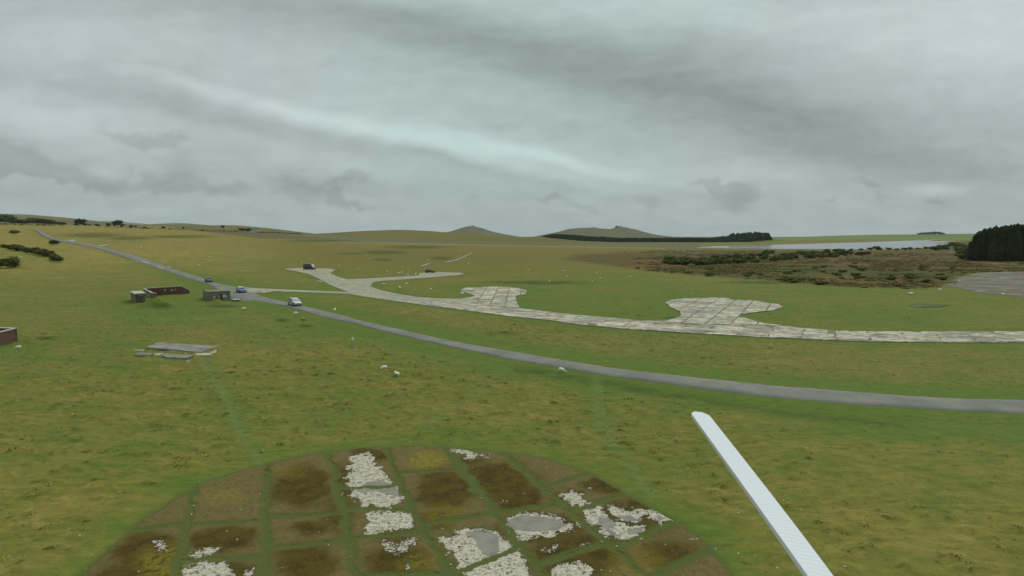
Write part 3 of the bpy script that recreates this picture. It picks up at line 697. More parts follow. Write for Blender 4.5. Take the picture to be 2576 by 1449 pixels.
dm = b.mix(b.sm(f3, .36, .60), srgb(60, 50, 24), srgb(78, 68, 28)); dm = b.mix(b.sm(f2, .45, .70), dm, srgb(92, 80, 36))
c = b.mix(b.sm(dk, .25, 1.0), c, dm)
c = b.mix(b.math('MULTIPLY', b.attr('yel'), b.sm(f1, .35, .6)), c, srgb(124, 114, 44))
dkline = b.math('MULTIPLY', b.sm(bare, -.22, .0), b.math('SUBTRACT', 1.0, bare_m))
c = b.mix(b.math('MULTIPLY', dkline, .65), c, srgb(52, 44, 24))
f5 = b.noise(b.mapv(co, sc=(.8, 1.5, 1)), 5.5, 6, .72, 1.2); flk = b.sm(b.math('MULTIPLY_ADD', f4, .12, f5), .46, .60)
bc = b.mix(flk, srgb(140, 134, 116), srgb(192, 186, 168)); bc = b.mix(b.sm(b.noise(b.mapv(co, loc=(3, 9, 0)), 5, 5, .75, .8), .52, .62), bc, srgb(88, 78, 54))
gm = b.sm(b.math('ADD', b.attr('grey'), b.math('MULTIPLY_ADD', f1, .8, -.4)), -.05, .08)
gc = b.mix(b.sm(f3, .35, .65), srgb(126, 122, 112), srgb(140, 136, 124)); gc = b.mix(b.math('MULTIPLY', b.sm(f2, .6, .72), .3), gc, srgb(160, 154, 142))
bc = b.mix(gm, bc, gc)
c = b.mix(bare_m, c, bc)
ge = b.math('ADD', b.attr('edge'), b.math('MULTIPLY_ADD', f1, .9, -.45))
c = b.mix(b.math('MULTIPLY', b.sm(ge, .35, 1.05), b.math('SUBTRACT', 1.0, b.math('MULTIPLY', bare_m, .85))), c, srgb(86, 92, 46))
val = b.math('MULTIPLY_ADD', f4, .5, .75)
cv = b.n('ShaderNodeVectorMath', operation='SCALE'); b.t.links.new(c, cv.inputs[0]); b.t.links.new(val, cv.inputs['Scale'])
b.set(p.inputs['Base Color'], cv.outputs[0]); p.inputs['Roughness'].default_value = .95; p.inputs['Specular IOR Level'].default_value = .06
hgt = b.math('SUBTRACT', b.math('MULTIPLY_ADD', f2, .6, f1), b.math('MULTIPLY', bare_m, b.math('MULTIPLY_ADD', gm, .3, .5)))
bu = b.n('ShaderNodeBump'); bu.inputs['Strength'].default_value = .85; bu.inputs['Distance'].default_value = .06
b.set(bu.inputs['Height'], hgt); b.set(p.inputs['Normal'], bu.outputs[0])
pan = empty('dispersal_pan', (0, 30, 0)); tag(pan, kind='structure')
pan.location = (0, 0, 0)
wp = W_PAN[:, :2]
for c4 in pan_cells:
    Wc = np.array(hits(c4))[:, :2]
    x0, y0 = Wc.min(0); x1, y1 = Wc.max(0)
    if y1 < 14: continue
    y0 = max(y0, 13)
    stp = .075
    xs = np.arange(x0 - .1, x1 + .1, stp); ys = np.arange(y0 - .1, y1 + .1, stp)
    if len(xs) < 3 or len(ys) < 3: continue
    GX, GY = np.meshgrid(xs, ys); fx, fy = GX.ravel(), GY.ravel()
    wobx = (fbm(fx, fy, 1.6, 4, 41) - .5) * .55
    sd = np.minimum(sdf(fx + wobx, fy + wobx, Wc, 9), sdf(fx + wobx, fy - wobx, wp, 9)) - .10
    keep = sd > -.06
    if keep.sum() < 60: continue
    uu, vv = project(fx, fy, np.zeros_like(fx))
    wu = (fbm(fx, fy, .9, 4, 81) - .5) * 60; wv_ = (fbm(fx, fy, .9, 4, 82) - .5) * 34; wq = (fbm(fx, fy, 2.2, 4, 83, .6) - .5) * 46; wr_ = (fbm(fx, fy, 2.2, 4, 84, .6) - .5) * 26; mk = np.full(fx.shape, -.9)
    for P_ in BARE: mk = np.maximum(mk, np.clip(sdf(uu + wq, vv + wr_, P_, 22) / 16, -1, .5))
    for P_ in SPARSE: mk = np.maximum(mk, np.clip(sdf(uu, vv, P_, 22) / 22 - .22, -1, .05))
    sc_ = fbm(fx, fy, 2.3, 3, 61); mk = np.maximum(mk, (sc_ > .84) * (sc_ - .84) * 5 - .25 - .9 * (sc_ <= .84))
    gr = np.full(fx.shape, -1.)
    for P_ in GREY: gr = np.maximum(gr, np.clip(sdf(uu, vv, P_, 20) / 10, -1, 1))
    dk_ = np.zeros(fx.shape); ye = np.zeros(fx.shape)
    for (eu, ev, ru, rv, a_) in DARKM: dk_ = np.maximum(dk_, a_ * (1 - sstep(.35, 1.35, np.hypot((uu + wu - eu) / ru, (vv + wv_ - ev) / rv))))
    for (eu, ev, ru, rv, a_) in YEL: ye = np.maximum(ye, a_ * (1 - sstep(.5, 1.3, np.hypot((uu - eu) / ru, (vv - ev) / rv))))
    edge = 1 - sstep(0, .5, sd)
    lift = random.uniform(.035, .06)
    z = .01 + lift * sstep(-.04, .35, sd) + (fbm(fx, fy, 2.2, 4, 71) - .5) * .05 * (mk < 0) - .022 * sstep(-.1, .2, mk) + (fbm(fx, fy, 7, 2, 72) - .5) * .03
    z = z - .03 * (sd < 0)
    ii = np.arange(len(fx)).reshape(GX.shape)
    qd = np.stack([ii[:-1, :-1], ii[:-1, 1:], ii[1:, 1:], ii[1:, :-1]], -1).reshape(-1, 4)
    qd = qd[keep[qd].all(1)]
    if len(qd) < 30: continue
    used = np.unique(qd); remap = -np.ones(len(fx), int); remap[used] = np.arange(len(used))
    me = mesh_np('slab', np.stack([fx, fy, z + .0], 1)[used], remap[qd])
    for nm, v_ in (('bare', mk), ('grey', gr), ('dark', dk_), ('yel', ye), ('edge', edge)): fattr(me, nm, v_[used])
    link('slab', me, m_moss, pan)

# ------------------------------------------------------------------ grass tufts standing on the turf (stuff)
print('tufts')
def tuft_mesh(seed, blades, h, spread):
    r = random.Random(seed); vs, fs = [], []
    for i in range(blades):
        a = r.uniform(0, 6.283); rad = spread * math.sqrt(r.random()) * .7; bx_, by_ = rad * math.cos(a), rad * math.sin(a)
        hh = h * r.uniform(.5, 1); le = r.uniform(.25, .9) * spread; w_ = r.uniform(.012, .028); ca, sa = math.cos(a + r.uniform(-.8, .8)), math.sin(a + r.uniform(-.8, .8))
        n0 = len(vs)
        vs += [(bx_ - sa * w_, by_ + ca * w_, -.03), (bx_ + sa * w_, by_ - ca * w_, -.03), (bx_ + ca * le * .45 + sa * w_ * .7, by_ + sa * le * .45 - ca * w_ * .7, hh * .75), (bx_ + ca * le * .45 - sa * w_ * .7, by_ + sa * le * .45 + ca * w_ * .7, hh * .75), (bx_ + ca * le, by_ + sa * le, hh * r.uniform(.75, 1))]
        fs += [(n0, n0 + 1, n0 + 2, n0 + 3), (n0 + 3, n0 + 2, n0 + 4, n0 + 4)]
    me = bpy.data.meshes.new('tuft_blades'); me.from_pydata(vs, [], [f if f[2] != f[3] else f[:3] for f in fs]); me.update(); return me
m_tuft, b, p = new_mat('tussock_grass')
oi = b.n('ShaderNodeAttribute', attribute_name='tint', attribute_type='INSTANCER').outputs['Fac']
c = b.mix(b.sm(oi, .1, .6), srgb(112, 130, 56), srgb(142, 138, 74)); c = b.mix(b.sm(oi, .6, 1.0), c, srgb(172, 160, 104))
b.set(p.inputs['Base Color'], c); p.inputs['Roughness'].default_value = .9; p.inputs['Specular IOR Level'].default_value = .1
def scatter(name, pts, scl, rot, tint, srcme, kindlabel=None):
    me = bpy.data.meshes.new(name); me.vertices.add(len(pts)); me.vertices.foreach_set('co', np.asarray(pts, np.float32).ravel())
    for nm, v_ in (('scl', scl), ('rot', rot), ('tint', tint)): fattr(me, nm, v_)
    o = link(name, me); ng = bpy.data.node_groups.new(name, 'GeometryNodeTree')
    ng.interface.new_socket('Geometry', in_out='INPUT', socket_type='NodeSocketGeometry'); ng.interface.new_socket('Geometry', in_out='OUTPUT', socket_type='NodeSocketGeometry')
    gi = ng.nodes.new('NodeGroupInput'); go = ng.nodes.new('NodeGroupOutput'); ip = ng.nodes.new('GeometryNodeInstanceOnPoints')
    src = bpy.data.objects.new(name + '_source', srcme)
    oi_ = ng.nodes.new('GeometryNodeObjectInfo'); oi_.inputs['Object'].default_value = src
    def na(nm):
        a = ng.nodes.new('GeometryNodeInputNamedAttribute'); a.data_type = 'FLOAT'; a.inputs['Name'].default_value = nm; return a.outputs['Attribute']
    cx_ = ng.nodes.new('ShaderNodeCombineXYZ'); ng.links.new(na('rot'), cx_.inputs[2])
    ng.links.new(gi.outputs[0], ip.inputs['Points']); ng.links.new(oi_.outputs['Geometry'], ip.inputs['Instance']); ng.links.new(cx_.outputs[0], ip.inputs['Rotation']); ng.links.new(na('scl'), ip.inputs['Scale'])
    ng.links.new(ip.outputs[0], go.inputs[0])
    md = o.modifiers.new('scatter', 'NODES'); md.node_group = ng
    return o
# pick terrain vertices as seeds
w_ = flat * sstep(14, 22, dist) * (1 - sstep(90, 135, dist)) * (np.abs(AZ.ravel()) < R(49))
dens = w_ * (dist ** 2) * (.35 + .8 * np.clip(hum * amp, 0, 1) + .6 * (tanv := fbm(gx, gy, .25, 3, 12)))
dens = dens / dens.sum()
nt_ = 9000
pick = rng.choice(len(gx), nt_, replace=False, p=dens)
jit = rng.normal(0, .04, (nt_, 2))
pts = np.stack([gx[pick] + jit[:, 0], gy[pick] + jit[:, 1], gz2[pick] - .02], 1)
scl = rng.uniform(.5, 1.15, nt_) * (.7 + .5 * np.clip(hum[pick] * amp[pick] * 2, 0, 1)); tint = np.clip(rng.normal(.42, .2, nt_) + .35 * zs[pick] - .35 * zg[pick] + .3 * (fbm(gx[pick], gy[pick], .2, 3, 19) - .5), 0, 1)
half = nt_ // 2
tm1, tm2 = tuft_mesh(1, 16, .09, .30), tuft_mesh(2, 10, .13, .20); tm1.materials.append(m_tuft); tm2.materials.append(m_tuft)
for nm, sl_, tm in (('moor_grass', slice(0, half), tm1), ('rush_tussocks', slice(half, nt_), tm2)):
    o = scatter(nm, pts[sl_], scl[sl_], rng.uniform(0, 6.28, len(pts[sl_])), tint[sl_], tm); tag(o, 'tufts of coarse grass growing over the near moor' if nm == 'moor_grass' else 'thin rushy tufts among the grass of the near moor', 'grass', kind='stuff')
# loose bits of pale stone on turf and pan
m_stone = simple('pale_stone', srgb(170, 166, 150), .9, .2, 8)
bm = bmesh.new(); bmesh.ops.create_icosphere(bm, subdivisions=1, radius=.07)
for v in bm.verts: v.co.z *= .5; v.co *= random.uniform(.75, 1.2)
stm = bm_mesh('stone_chip', bm); stm.materials.append(m_stone)
wst = (s_pan > -7.9) * sstep(14, 20, dist) * .6 + .012 * w_ * (dist / 30); wst = wst / wst.sum() if wst.sum() > 0 else None
pk = rng.choice(len(gx), 420, replace=False, p=wst); 
o = scatter('loose_stones', np.stack([gx[pk], gy[pk], gz2[pk] + .05 * (s_pan[pk] > 0)], 1), rng.uniform(.25, 1.0, 420) ** 1.5, rng.uniform(0, 6, 420), rng.uniform(0, 1, 420), stm)
tag(o, 'scattered chips of pale stone and concrete on the turf and mossy slabs', 'stones', kind='stuff')

# ------------------------------------------------------------------ walls and shelters
print('ruins')
def at(u, v, z):
    d = ray(u, v); t = (z - CAM_H) / d[2]; return np.array([d[0] * t, d[1] * t, z])
def brick_mat(name, c1, c2, mortar, sc=2.2):
    m, b, p = new_mat(name); co = b.n('ShaderNodeTexCoord').outputs['Object']; g = b.n('ShaderNodeNewGeometry')
    sp = b.n('ShaderNodeSeparateXYZ'); b.t.links.new(co, sp.inputs[0])
    cb = b.n('ShaderNodeCombineXYZ'); b.set(cb.inputs[0], b.math('ADD', sp.outputs[0], b.math('MULTIPLY', sp.outputs[1], .8))); b.set(cb.inputs[1], sp.outputs[2])
    br = b.n('ShaderNodeTexBrick'); b.t.links.new(cb.outputs[0], br.inputs[0]); br.inputs['Scale'].default_value = sc * 2
    br.inputs['Color1'].default_value = c1 + (1,); br.inputs['Color2'].default_value = c2 + (1,); br.inputs['Mortar'].default_value = mortar + (1,); br.inputs['Mortar Size'].default_value = .02
    n1 = b.noise(co, 1.1, 5, .65); n2 = b.noise(co, 6, 4, .6)
    c = b.mix(b.math('MULTIPLY', b.sm(n1, .45, .7), .55), br.outputs[0], srgb(72, 62, 48)); c = b.mix(b.math('MULTIPLY', b.sm(n2, .62, .72), .5), c, srgb(150, 138, 122))
    b.set(p.inputs['Base Color'], c); p.inputs['Roughness'].default_value = .95; return m
m_brick = brick_mat('old_red_brick', srgb(98, 62, 50), srgb(84, 58, 50), srgb(98, 88, 78))
m_brick2 = brick_mat('grey_brown_brick', srgb(112, 98, 84), srgb(98, 90, 76), srgb(120, 114, 100))
m_rend = simple('stained_concrete', srgb(118, 114, 98), .95, .28, 1.4, bump=.4)
m_cap = simple('lichened_coping', srgb(168, 165, 146), .95, .25, 1.6, bump=.3)
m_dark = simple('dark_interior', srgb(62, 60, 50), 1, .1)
m_white = simple('chalky_paint', srgb(196, 200, 196), .8, .1)
m_turfroof = simple('grass_on_roof', srgb(112, 118, 60), .95, .3, 3)
def wall_seg(parent, name, a, b_, h0, h1, th, mat, capmat=None, zb=-.4, side=1):
    """straight wall between plan points a and b_, with its own coping"""
    a = np.array(a[:2]); b_ = np.array(b_[:2]); d = (b_ - a) / np.linalg.norm(b_ - a); n_ = np.array([-d[1], d[0]]) * side
    g = float(base_h(*a)); P = [a, b_, b_ + n_ * th, a + n_ * th]
    if side < 0: P = P[::-1]
    L_ = np.linalg.norm(b_ - a); topf = lambda x, y: g + h0 + (h1 - h0) * float(np.dot(np.array([x, y]) - a, d)) / L_
    bm = bmesh.new(); prism(bm, [tuple(q_) for q_ in P], g + zb, topf); bmesh.ops.recalc_face_normals(bm, faces=bm.faces)
    o = link(name, bm_mesh(name, bm), mat, parent)
    if capmat:
        e = .05; P = [a - d * e - n_ * e, b_ + d * e - n_ * e, b_ + d * e + n_ * (th + e), a - d * e + n_ * (th + e)]
        if side < 0: P = P[::-1]
        bm = bmesh.new(); prism(bm, [tuple(q_) for q_ in P], lambda x, y: topf(x, y) + .003, lambda x, y: topf(x, y) + .1); bmesh.ops.recalc_face_normals(bm, faces=bm.faces)
        link('coping', bm_mesh('coping', bm), capmat, parent)
    return o
def plane_on(a, b_, s, z0, w, h, depth, name, mat, parent, proud=.004):
    """a small panel lying on the face a->b_ (s metres along, z0 above the ground)"""
    a = np.array(a[:2]); b_ = np.array(b_[:2]); d = (b_ - a) / np.linalg.norm(b_ - a); n_ = np.array([d[1], -d[0]]); g = float(base_h(*a))
    P = a + d * s
    pl = [P + n_ * proud, P + d * w + n_ * proud, P + d * w - n_ * depth, P - n_ * depth]
    bm = bmesh.new(); prism(bm, [tuple(q_) for q_ in pl], g + z0, g + z0 + h); bmesh.ops.recalc_face_normals(bm, faces=bm.faces)
    return link(name, bm_mesh(name, bm), mat, parent)
# square blockhouse
bh = empty('blockhouse'); tag(bh, 'small square brick blockhouse with a flat pale concrete roof, left of the mound', 'building')
H_ = 2.1
F1, F2, B2, B1 = at(338.5, 740.5, H_), at(365.5, 738.8, H_), at(355, 733.5, H_), at(328.5, 734.6, H_)
pl = [tuple(q_[:2]) for q_ in (F1, F2, B2, B1)]
bm = bmesh.new(); prism(bm, pl, -.5, H_ - .02); bmesh.ops.recalc_face_normals(bm, faces=bm.faces); link('wall', bm_mesh('wall', bm), m_brick2, bh)
cen = np.mean([q_[:2] for q_ in (F1, F2, B2, B1)], axis=0)
pr = [tuple(cen + (np.array(q_) - cen) * 1.09) for q_ in pl]
bm = bmesh.new(); prism(bm, pr, H_, H_ + .18); bmesh.ops.recalc_face_normals(bm, faces=bm.faces); link('roof_slab', bm_mesh('roof_slab', bm), m_cap, bh)
wF = np.linalg.norm(F2[:2] - F1[:2])
plane_on(F1, F2, .35, .25, .18, 1.5, .02, 'drainpipe', m_dark, bh, .05)
plane_on(F1, F2, .75, 1.55, wF - 1.0, .10, .02, 'lintel', m_cap, bh, .05)
plane_on(F1, F2, .7, .1, wF - 1.1, 1.43, .02, 'doorway', simple('boarded_doorway', srgb(84, 82, 66), .9, .2, 3), bh, .02)
# angled brick blast wall
bw = empty('blast_wall'); tag(bw, 'low bent brick wall between the small blockhouse and the long dark wall', 'wall')
a1, a2, a3 = at(361, 728.5, 1.35), at(382, 739, 1.35), at(393.5, 738.3, 1.35)
wall_seg(bw, 'wall', a1, a2, 1.35, 1.3, .35, m_rend, m_cap)
wall_seg(bw, 'end_pier', a2, a3, 1.3, 1.2, .9, m_brick2, m_cap)
# long dark wall with a sunken wing
lw = empty('long_brick_wall'); tag(lw, 'long dark red brick wall with pale coping behind the small blockhouse', 'wall')
c1, c2 = at(371, 727, 1.95), at(457, 722.5, 1.95); g_ = float(base_h(*c1[:2]))
wall_seg(lw, 'wall', c1, c2, 1.95, 2.0, .4, m_brick, m_cap)
c3 = at(466.5, 730.5, 1.05)
d_ = (c2 - c1)[:2] / np.linalg.norm((c2 - c1)[:2]); c3 = c2[:2] + d_ * 1.05 + np.array([.25, 1.0])
wall_seg(lw, 'wing_wall', c2[:2] + d_ * .02, c3, 1.95, .75, .4, m_brick, m_cap)
for s_, z0, w_, h_ in ((3.6, 1.15, .25, .35), (5.0, 1.1, .5, .2), (5.9, 1.2, .35, .15)): plane_on(c1, c2, s_, z0, w_, h_, .01, 'paint_mark', m_white, lw)
# concrete shelter by the road
sh = empty('concrete_shelter'); tag(sh, 'long flat-roofed grey concrete shelter with painted front beside the road', 'building')
H_ = 2.05
F1, F2, B2, B1 = at(523.5, 735.5, H_), at(579, 732.8, H_), at(569, 728.6, H_), at(510, 730, H_)
pl = [tuple(q_[:2]) for q_ in (F1, F2, B2, B1)]; cen = np.mean(np.array(pl), axis=0)
bm = bmesh.new(); prism(bm, pl, -.5, H_ - .02); bmesh.ops.recalc_face_normals(bm, faces=bm.faces); link('wall', bm_mesh('wall', bm), m_rend, sh)
pr = [tuple(cen + (np.array(q_) - cen) * 1.03) for q_ in pl]
bm = bmesh.new(); prism(bm, pr, H_, H_ + .14); bmesh.ops.recalc_face_normals(bm, faces=bm.faces); link('roof_slab', bm_mesh('roof_slab', bm), m_rend, sh)
L_ = np.linalg.norm(F2[:2] - F1[:2])
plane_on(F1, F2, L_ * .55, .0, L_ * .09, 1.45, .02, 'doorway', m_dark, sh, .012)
plane_on(F1, F2, L_ * .36, 1.35, L_ * .2, .16, .02, 'arch_stain', simple('damp_stain', srgb(84, 80, 62), 1, .2, 5), sh, .008)
for i, (s_, z0, w_, h_) in enumerate(((.24, .55, .07, .45), (.26, .75, .03, .35), (.655, .55, .05, .6), (.70, .85, .06, .35), (.745, .5, .03, .55), (.79, .7, .05, .3))):
    plane_on(F1, F2, L_ * s_, z0, L_ * w_, h_, .01, 'paint_mark', m_white, sh, .006)
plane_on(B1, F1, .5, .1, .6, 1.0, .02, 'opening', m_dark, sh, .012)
for k in range(9):
    bm = bmesh.new(); q_ = B1[:2] + (F1[:2] - B1[:2]) * random.random() * .5 + (B2[:2] - B1[:2]) * random.random() * .55
    box(bm, (q_[0], q_[1], H_ + .22), (.5, .3, .16), random.random() * 3, .3)
    link('roof_turf', bm_mesh('roof_turf', bm), m_turfroof, sh)
# roofless brick enclosure at the left edge
en = empty('brick_enclosure'); tag(en, 'roofless reddish brick enclosure cut off by the left edge of the view', 'wall')
H_ = 1.9
p1, p0, p2 = at(37, 828.5, H_), at(-120, 866, H_), at(-120, 819, H_)
wall_seg(en, 'front_wall', p0, p1, H_, H_, .35, m_brick, m_cap, side=1)
wall_seg(en, 'back_wall', np.array(p1[:2]) + np.array([-.02, .37]), p2, H_, H_, .35, m_brick, m_cap, side=1)
# collapsed concrete hut floor
hf = empty('ruined_hut_floor'); tag(hf, 'broken grey concrete hut floor lying in tilted slabs on the grass', 'ruin')
m_slab2 = conc_mat('grey_broken_slab', srgb(112, 110, 104), srgb(138, 135, 124), srgb(86, 82, 66), 1.0, .6)
Z4 = lambda L: [(322 + a * .14768 * .6708, 845.2 + b_ * .14768 * .6708) for a, b_ in L]
for k, (P_, zt_, mt) in enumerate([([(450,290),(560,250),(670,220),(700,180),(850,165),(1000,185),(1600,210),(2310,235),(2180,290),(1980,340),(1870,390),(1660,385),(1430,370),(1330,350),(1230,345),(1150,340),(1000,335),(850,325),(700,310)], .24, m_slab2),
      ([(130,470),(300,410),(650,430),(640,490),(250,495)], .16, m_slab2), ([(850,500),(960,440),(1300,465),(1680,480),(1510,555),(1000,540)], .22, m_slab2), ([(665,440),(900,432),(800,505),(680,495)], .12, m_conc),
      ([(1690,450),(1880,440),(2120,420),(2140,490),(1880,500),(1730,482)], .12, m_conc), ([(2230,350),(2340,345),(2200,440),(2120,465),(2090,420)], .12, m_conc), ([(120,350),(400,345),(390,372),(140,368)], .10, m_conc), ([(1480,630),(1580,615),(1570,635),(1500,650)], .15, m_conc)]):
    W4 = [at(u, v, zt_)[:2] for u, v in Z4(P_)]
    if area([tuple(q_) for q_ in W4]) < 0: W4 = W4[::-1]
    # finer ragged outline
    Q = []
    for i in range(len(W4)):
        a_, b_ = W4[i], W4[(i + 1) % len(W4)]; Q.append(a_); n_ = int(np.linalg.norm(b_ - a_) / .7)
        for j in range(1, n_): Q.append(a_ + (b_ - a_) * j / n_ + np.array([random.gauss(0, .05), random.gauss(0, .05)]))
    bm = bmesh.new(); cw = np.mean(W4, axis=0)
    prism(bm, [tuple(q_ - cw) for q_ in Q], -zt_ - .1, lambda x, y: .01 * x * (1 if k % 2 else -1)); bmesh.ops.recalc_face_normals(bm, faces=bm.faces)
    link('slab', bm_mesh('slab', bm), mt, hf, (cw[0], cw[1], zt_))
    if zt_ > .2:   # shaded undercut: the slab rests on a narrower footing
        pass
# puddles by the road and the old tracks
m_pud, b, p = new_mat('puddle_water'); p.inputs['Base Color'].default_value = (.12, .13, .12, 1); p.inputs['Roughness'].default_value = .06; p.inputs['IOR'].default_value = 1.33
for P_ in [[(624,735),(634,733),(650,731.5),(660,732.5),(656,734.5),(640,736),(630,737.5)], [(352,657.5),(362,659),(378,664),(374,665),(360,661.5)], [(394,671.5),(404,674),(416,678),(410,679),(398,675)], [(415,672.5),(432,671),(430,673),(420,676)],
           [(490,667),(505,665.5),(503,667.5)], [(170,606),(184,604),(192,607),(178,608.5)], [(248,619),(266,617.5),(278,617),(262,620),(252,621)], [(1060,668.5),(1084,661),(1080,664),(1064,669.5)], [(1120,660),(1150,653),(1187,636.5),(1189,636.8),(1152,654.2),(1124,660.8)], [(580,753),(600,751.5),(604,756),(590,757)], [(148,673),(160,671.5),(158,674)]]:
    sheet('puddle', hits(P_), .16 if P_[0][0] > 414 or P_[0][0] == 148 else .34, m_pud, drape=4)

# ------------------------------------------------------------------ trees, hedges and scrub
print('plants')
from mathutils.bvhtree import BVHTree
hv, hp = [], []
for o in [o for o in COL.objects if o.name.startswith('hill')]:
    n0 = len(hv); hv += [tuple(v.co) for v in o.data.vertices]; hp += [[n0 + i for i in pl_.vertices] for pl_ in o.data.polygons]
bvh = BVHTree.FromPolygons(hv, hp)
def surf(u, v):
    g = hit(u, v); d = ray(u, v); r_ = bvh.ray_cast(Vector((0, 0, CAM_H)), Vector(d).normalized(), 20000)
    if r_[0] is not None and r_[0].y < g[1]: return np.array(r_[0])
    return g
def leaf_mat(name, c1, c2, c3=None):
    m, b, p = new_mat(name); co = b.n('ShaderNodeTexCoord').outputs['Object']; oi = b.n('ShaderNodeObjectInfo').outputs['Random']
    c = b.mix(b.sm(b.noise(co, 1.2, 3), .38, .62), c1, c2)
    if c3: c = b.mix(b.sm(b.noise(co, 4, 3), .6, .68), c, c3)
    sv = b.n('ShaderNodeVectorMath', operation='SCALE'); b.t.links.new(c, sv.inputs[0]); b.t.links.new(b.math('MULTIPLY_ADD', oi, .5, .75), sv.inputs['Scale'])
    b.set(p.inputs['Base Color'], sv.outputs[0]); p.inputs['Roughness'].default_value = .9; p.inputs['Specular IOR Level'].default_value = .1; return m
m_con = leaf_mat('dark_conifer_needles', srgb(50, 58, 38), srgb(62, 68, 42)); m_scrub = leaf_mat('scrub_leaves', srgb(58, 72, 34), srgb(82, 90, 44), srgb(98, 98, 56))
m_hedge = leaf_mat('hedge_leaves', srgb(60, 70, 42), srgb(76, 82, 50)); m_bark = simple('bark', srgb(84, 74, 60), .95, .3, 4); m_gorse = leaf_mat('gorse_and_bracken', srgb(56, 66, 34), srgb(74, 78, 38), srgb(104, 88, 48))
def conifer_crown(seed, h, r0, n, leaf):
    r = random.Random(seed); vs, fs = [], []
    lob = [r.uniform(.75, 1.1) for _ in range(9)]
    for i in range(n):
        t = r.random() ** .8; z = h * (.06 + .94 * t); rad = r0 * (1 - t) ** .5 * lob[int(t * 8)] * (r.uniform(.55, 1.05)); a = r.uniform(0, 6.283)
        x, y = rad * math.cos(a), rad * math.sin(a); s = leaf * r.uniform(.6, 1.3) * (1 - .5 * t); n0 = len(vs); ca, sa = math.cos(a), math.sin(a)
        vs += [(x - sa * s, y + ca * s, z), (x + sa * s, y - ca * s, z), (x + ca * s * 1.5, y + sa * s * 1.5, z - s * .9), (x * .6, y * .6, z + s * 1.0)]
        fs += [(n0, n0 + 1, n0 + 2), (n0 + 1, n0, n0 + 3)]
    n0 = len(vs); k = 8                                     # dark inner mass that closes the crown
    for j, (t, q_) in enumerate(((.03, .8), (.35, .75), (.7, .52), (.93, .2))):
        for i in range(k): vs.append((r0 * q_ * math.cos(i * 6.283 / k), r0 * q_ * math.sin(i * 6.283 / k), h * t))
    for j in range(3):
        for i in range(k): fs.append((n0 + j * k + i, n0 + j * k + (i + 1) % k, n0 + (j + 1) * k + (i + 1) % k, n0 + (j + 1) * k + i))
    fs.append(tuple(n0 + 3 * k + i for i in range(k)))
    me = bpy.data.meshes.new('crown'); me.from_pydata(vs, [], fs); me.update(); return me
def bush_crown(seed, w_, h, n, leaf, z0=.1):
    r = random.Random(seed); vs, fs = [], []
    blobs = [(r.uniform(-.32, .32) * w_, r.uniform(-.3, .3) * w_, z0 * h + h * r.uniform(.3, .68), r.uniform(.22, .36)) for _ in range(7)]
    for i in range(n):
        bx_, by_, bz_, br_ = r.choice(blobs); th = r.uniform(0, 6.283); ph = math.acos(r.uniform(-.75, 1)); q_ = r.uniform(.8, 1.1)
        x = bx_ + br_ * w_ * q_ * math.sin(ph) * math.cos(th); y = by_ + br_ * w_ * q_ * math.sin(ph) * math.sin(th); z = max(.02, bz_ + br_ * h * 1.0 * q_ * math.cos(ph))
        s = leaf * r.uniform(.6, 1.3); v1 = Vector((r.gauss(0, 1), r.gauss(0, 1), r.gauss(0, 1))).normalized() * s; v2 = Vector((r.gauss(0, 1), r.gauss(0, 1), r.gauss(0, .6))).normalized() * s; c = Vector((x, y, z)); n0 = len(vs)
        vs += [tuple(c - v1), tuple(c + v1), tuple(c + v2)]; fs.append((n0, n0 + 1, n0 + 2))
    for (bx_, by_, bz_, br_) in blobs:
        bm = bmesh.new(); bmesh.ops.create_icosphere(bm, subdivisions=1, radius=1); n0 = len(vs)
        for v in bm.verts: vs.append((bx_ + v.co.x * br_ * w_ * .85, by_ + v.co.y * br_ * w_ * .85, max(0, bz_ + v.co.z * br_ * h * .9)))
        fs += [tuple(n0 + v.index for v in f.verts) for f in bm.faces]; bm.free()
    me = bpy.data.meshes.new('crown'); me.from_pydata(vs, [], fs); me.update(); return me
def trunk_mesh(h, r0):
    bm = bmesh.new(); k = 7; rings = []
    for t in (0, .3, .7, 1): rings.append([bm.verts.new((r0 * (1 - .75 * t) * math.cos(i * 6.283 / k) + .05 * h * t * t, r0 * (1 - .75 * t) * math.sin(i * 6.283 / k), h * t - .3)) for i in range(k)])
    for j in range(3):
        for i in range(k): bm.faces.new((rings[j][i], rings[j][(i + 1) % k], rings[j + 1][(i + 1) % k], rings[j + 1][i]))
    for a in (.5, 2.6, 4.4):      # limbs
        q0 = [bm.verts.new((.02 * h + r0 * .35 * math.cos(b_), r0 * .35 * math.sin(b_), h * .55 - .3)) for b_ in (0, 2.1, 4.2)]; tip = bm.verts.new((math.cos(a) * h * .3, math.sin(a) * h * .3, h * .9 - .3))
        for i in range(3): bm.faces.new((q0[i], q0[(i + 1) % 3], tip))
    return bm_mesh('trunk', bm, True)
def make_plant(name, crown, trunk, lm, loc=(0, 0, -100)):
    r_ = empty(name, loc); c = link('crown', crown, lm, r_); t = link('trunk', trunk, m_bark, r_); return r_
protos = {}
protos['con'] = [('conifer_tree', conifer_crown(s_, 17, 3.3, 1000, .7), trunk_mesh(14, .28), m_con) for s_ in (1, 2, 3, 4)]
protos['tree'] = [('broadleaf_tree', bush_crown(s_, 9, 7, 420, .6, .2), trunk_mesh(4.5, .25), m_hedge) for s_ in (11, 12, 13)]
protos['scrub'] = [('shrub', bush_crown(s_, 4.4, 2.2, 260, .32, 0), trunk_mesh(1.2, .08), m_scrub) for s_ in (21, 22, 23, 24)]
protos['gorse'] = [('gorse_bush', bush_crown(s_, 4.4, 3.0, 320, .3, 0), trunk_mesh(1.2, .1), m_gorse) for s_ in (31, 32, 33)]
first = {}
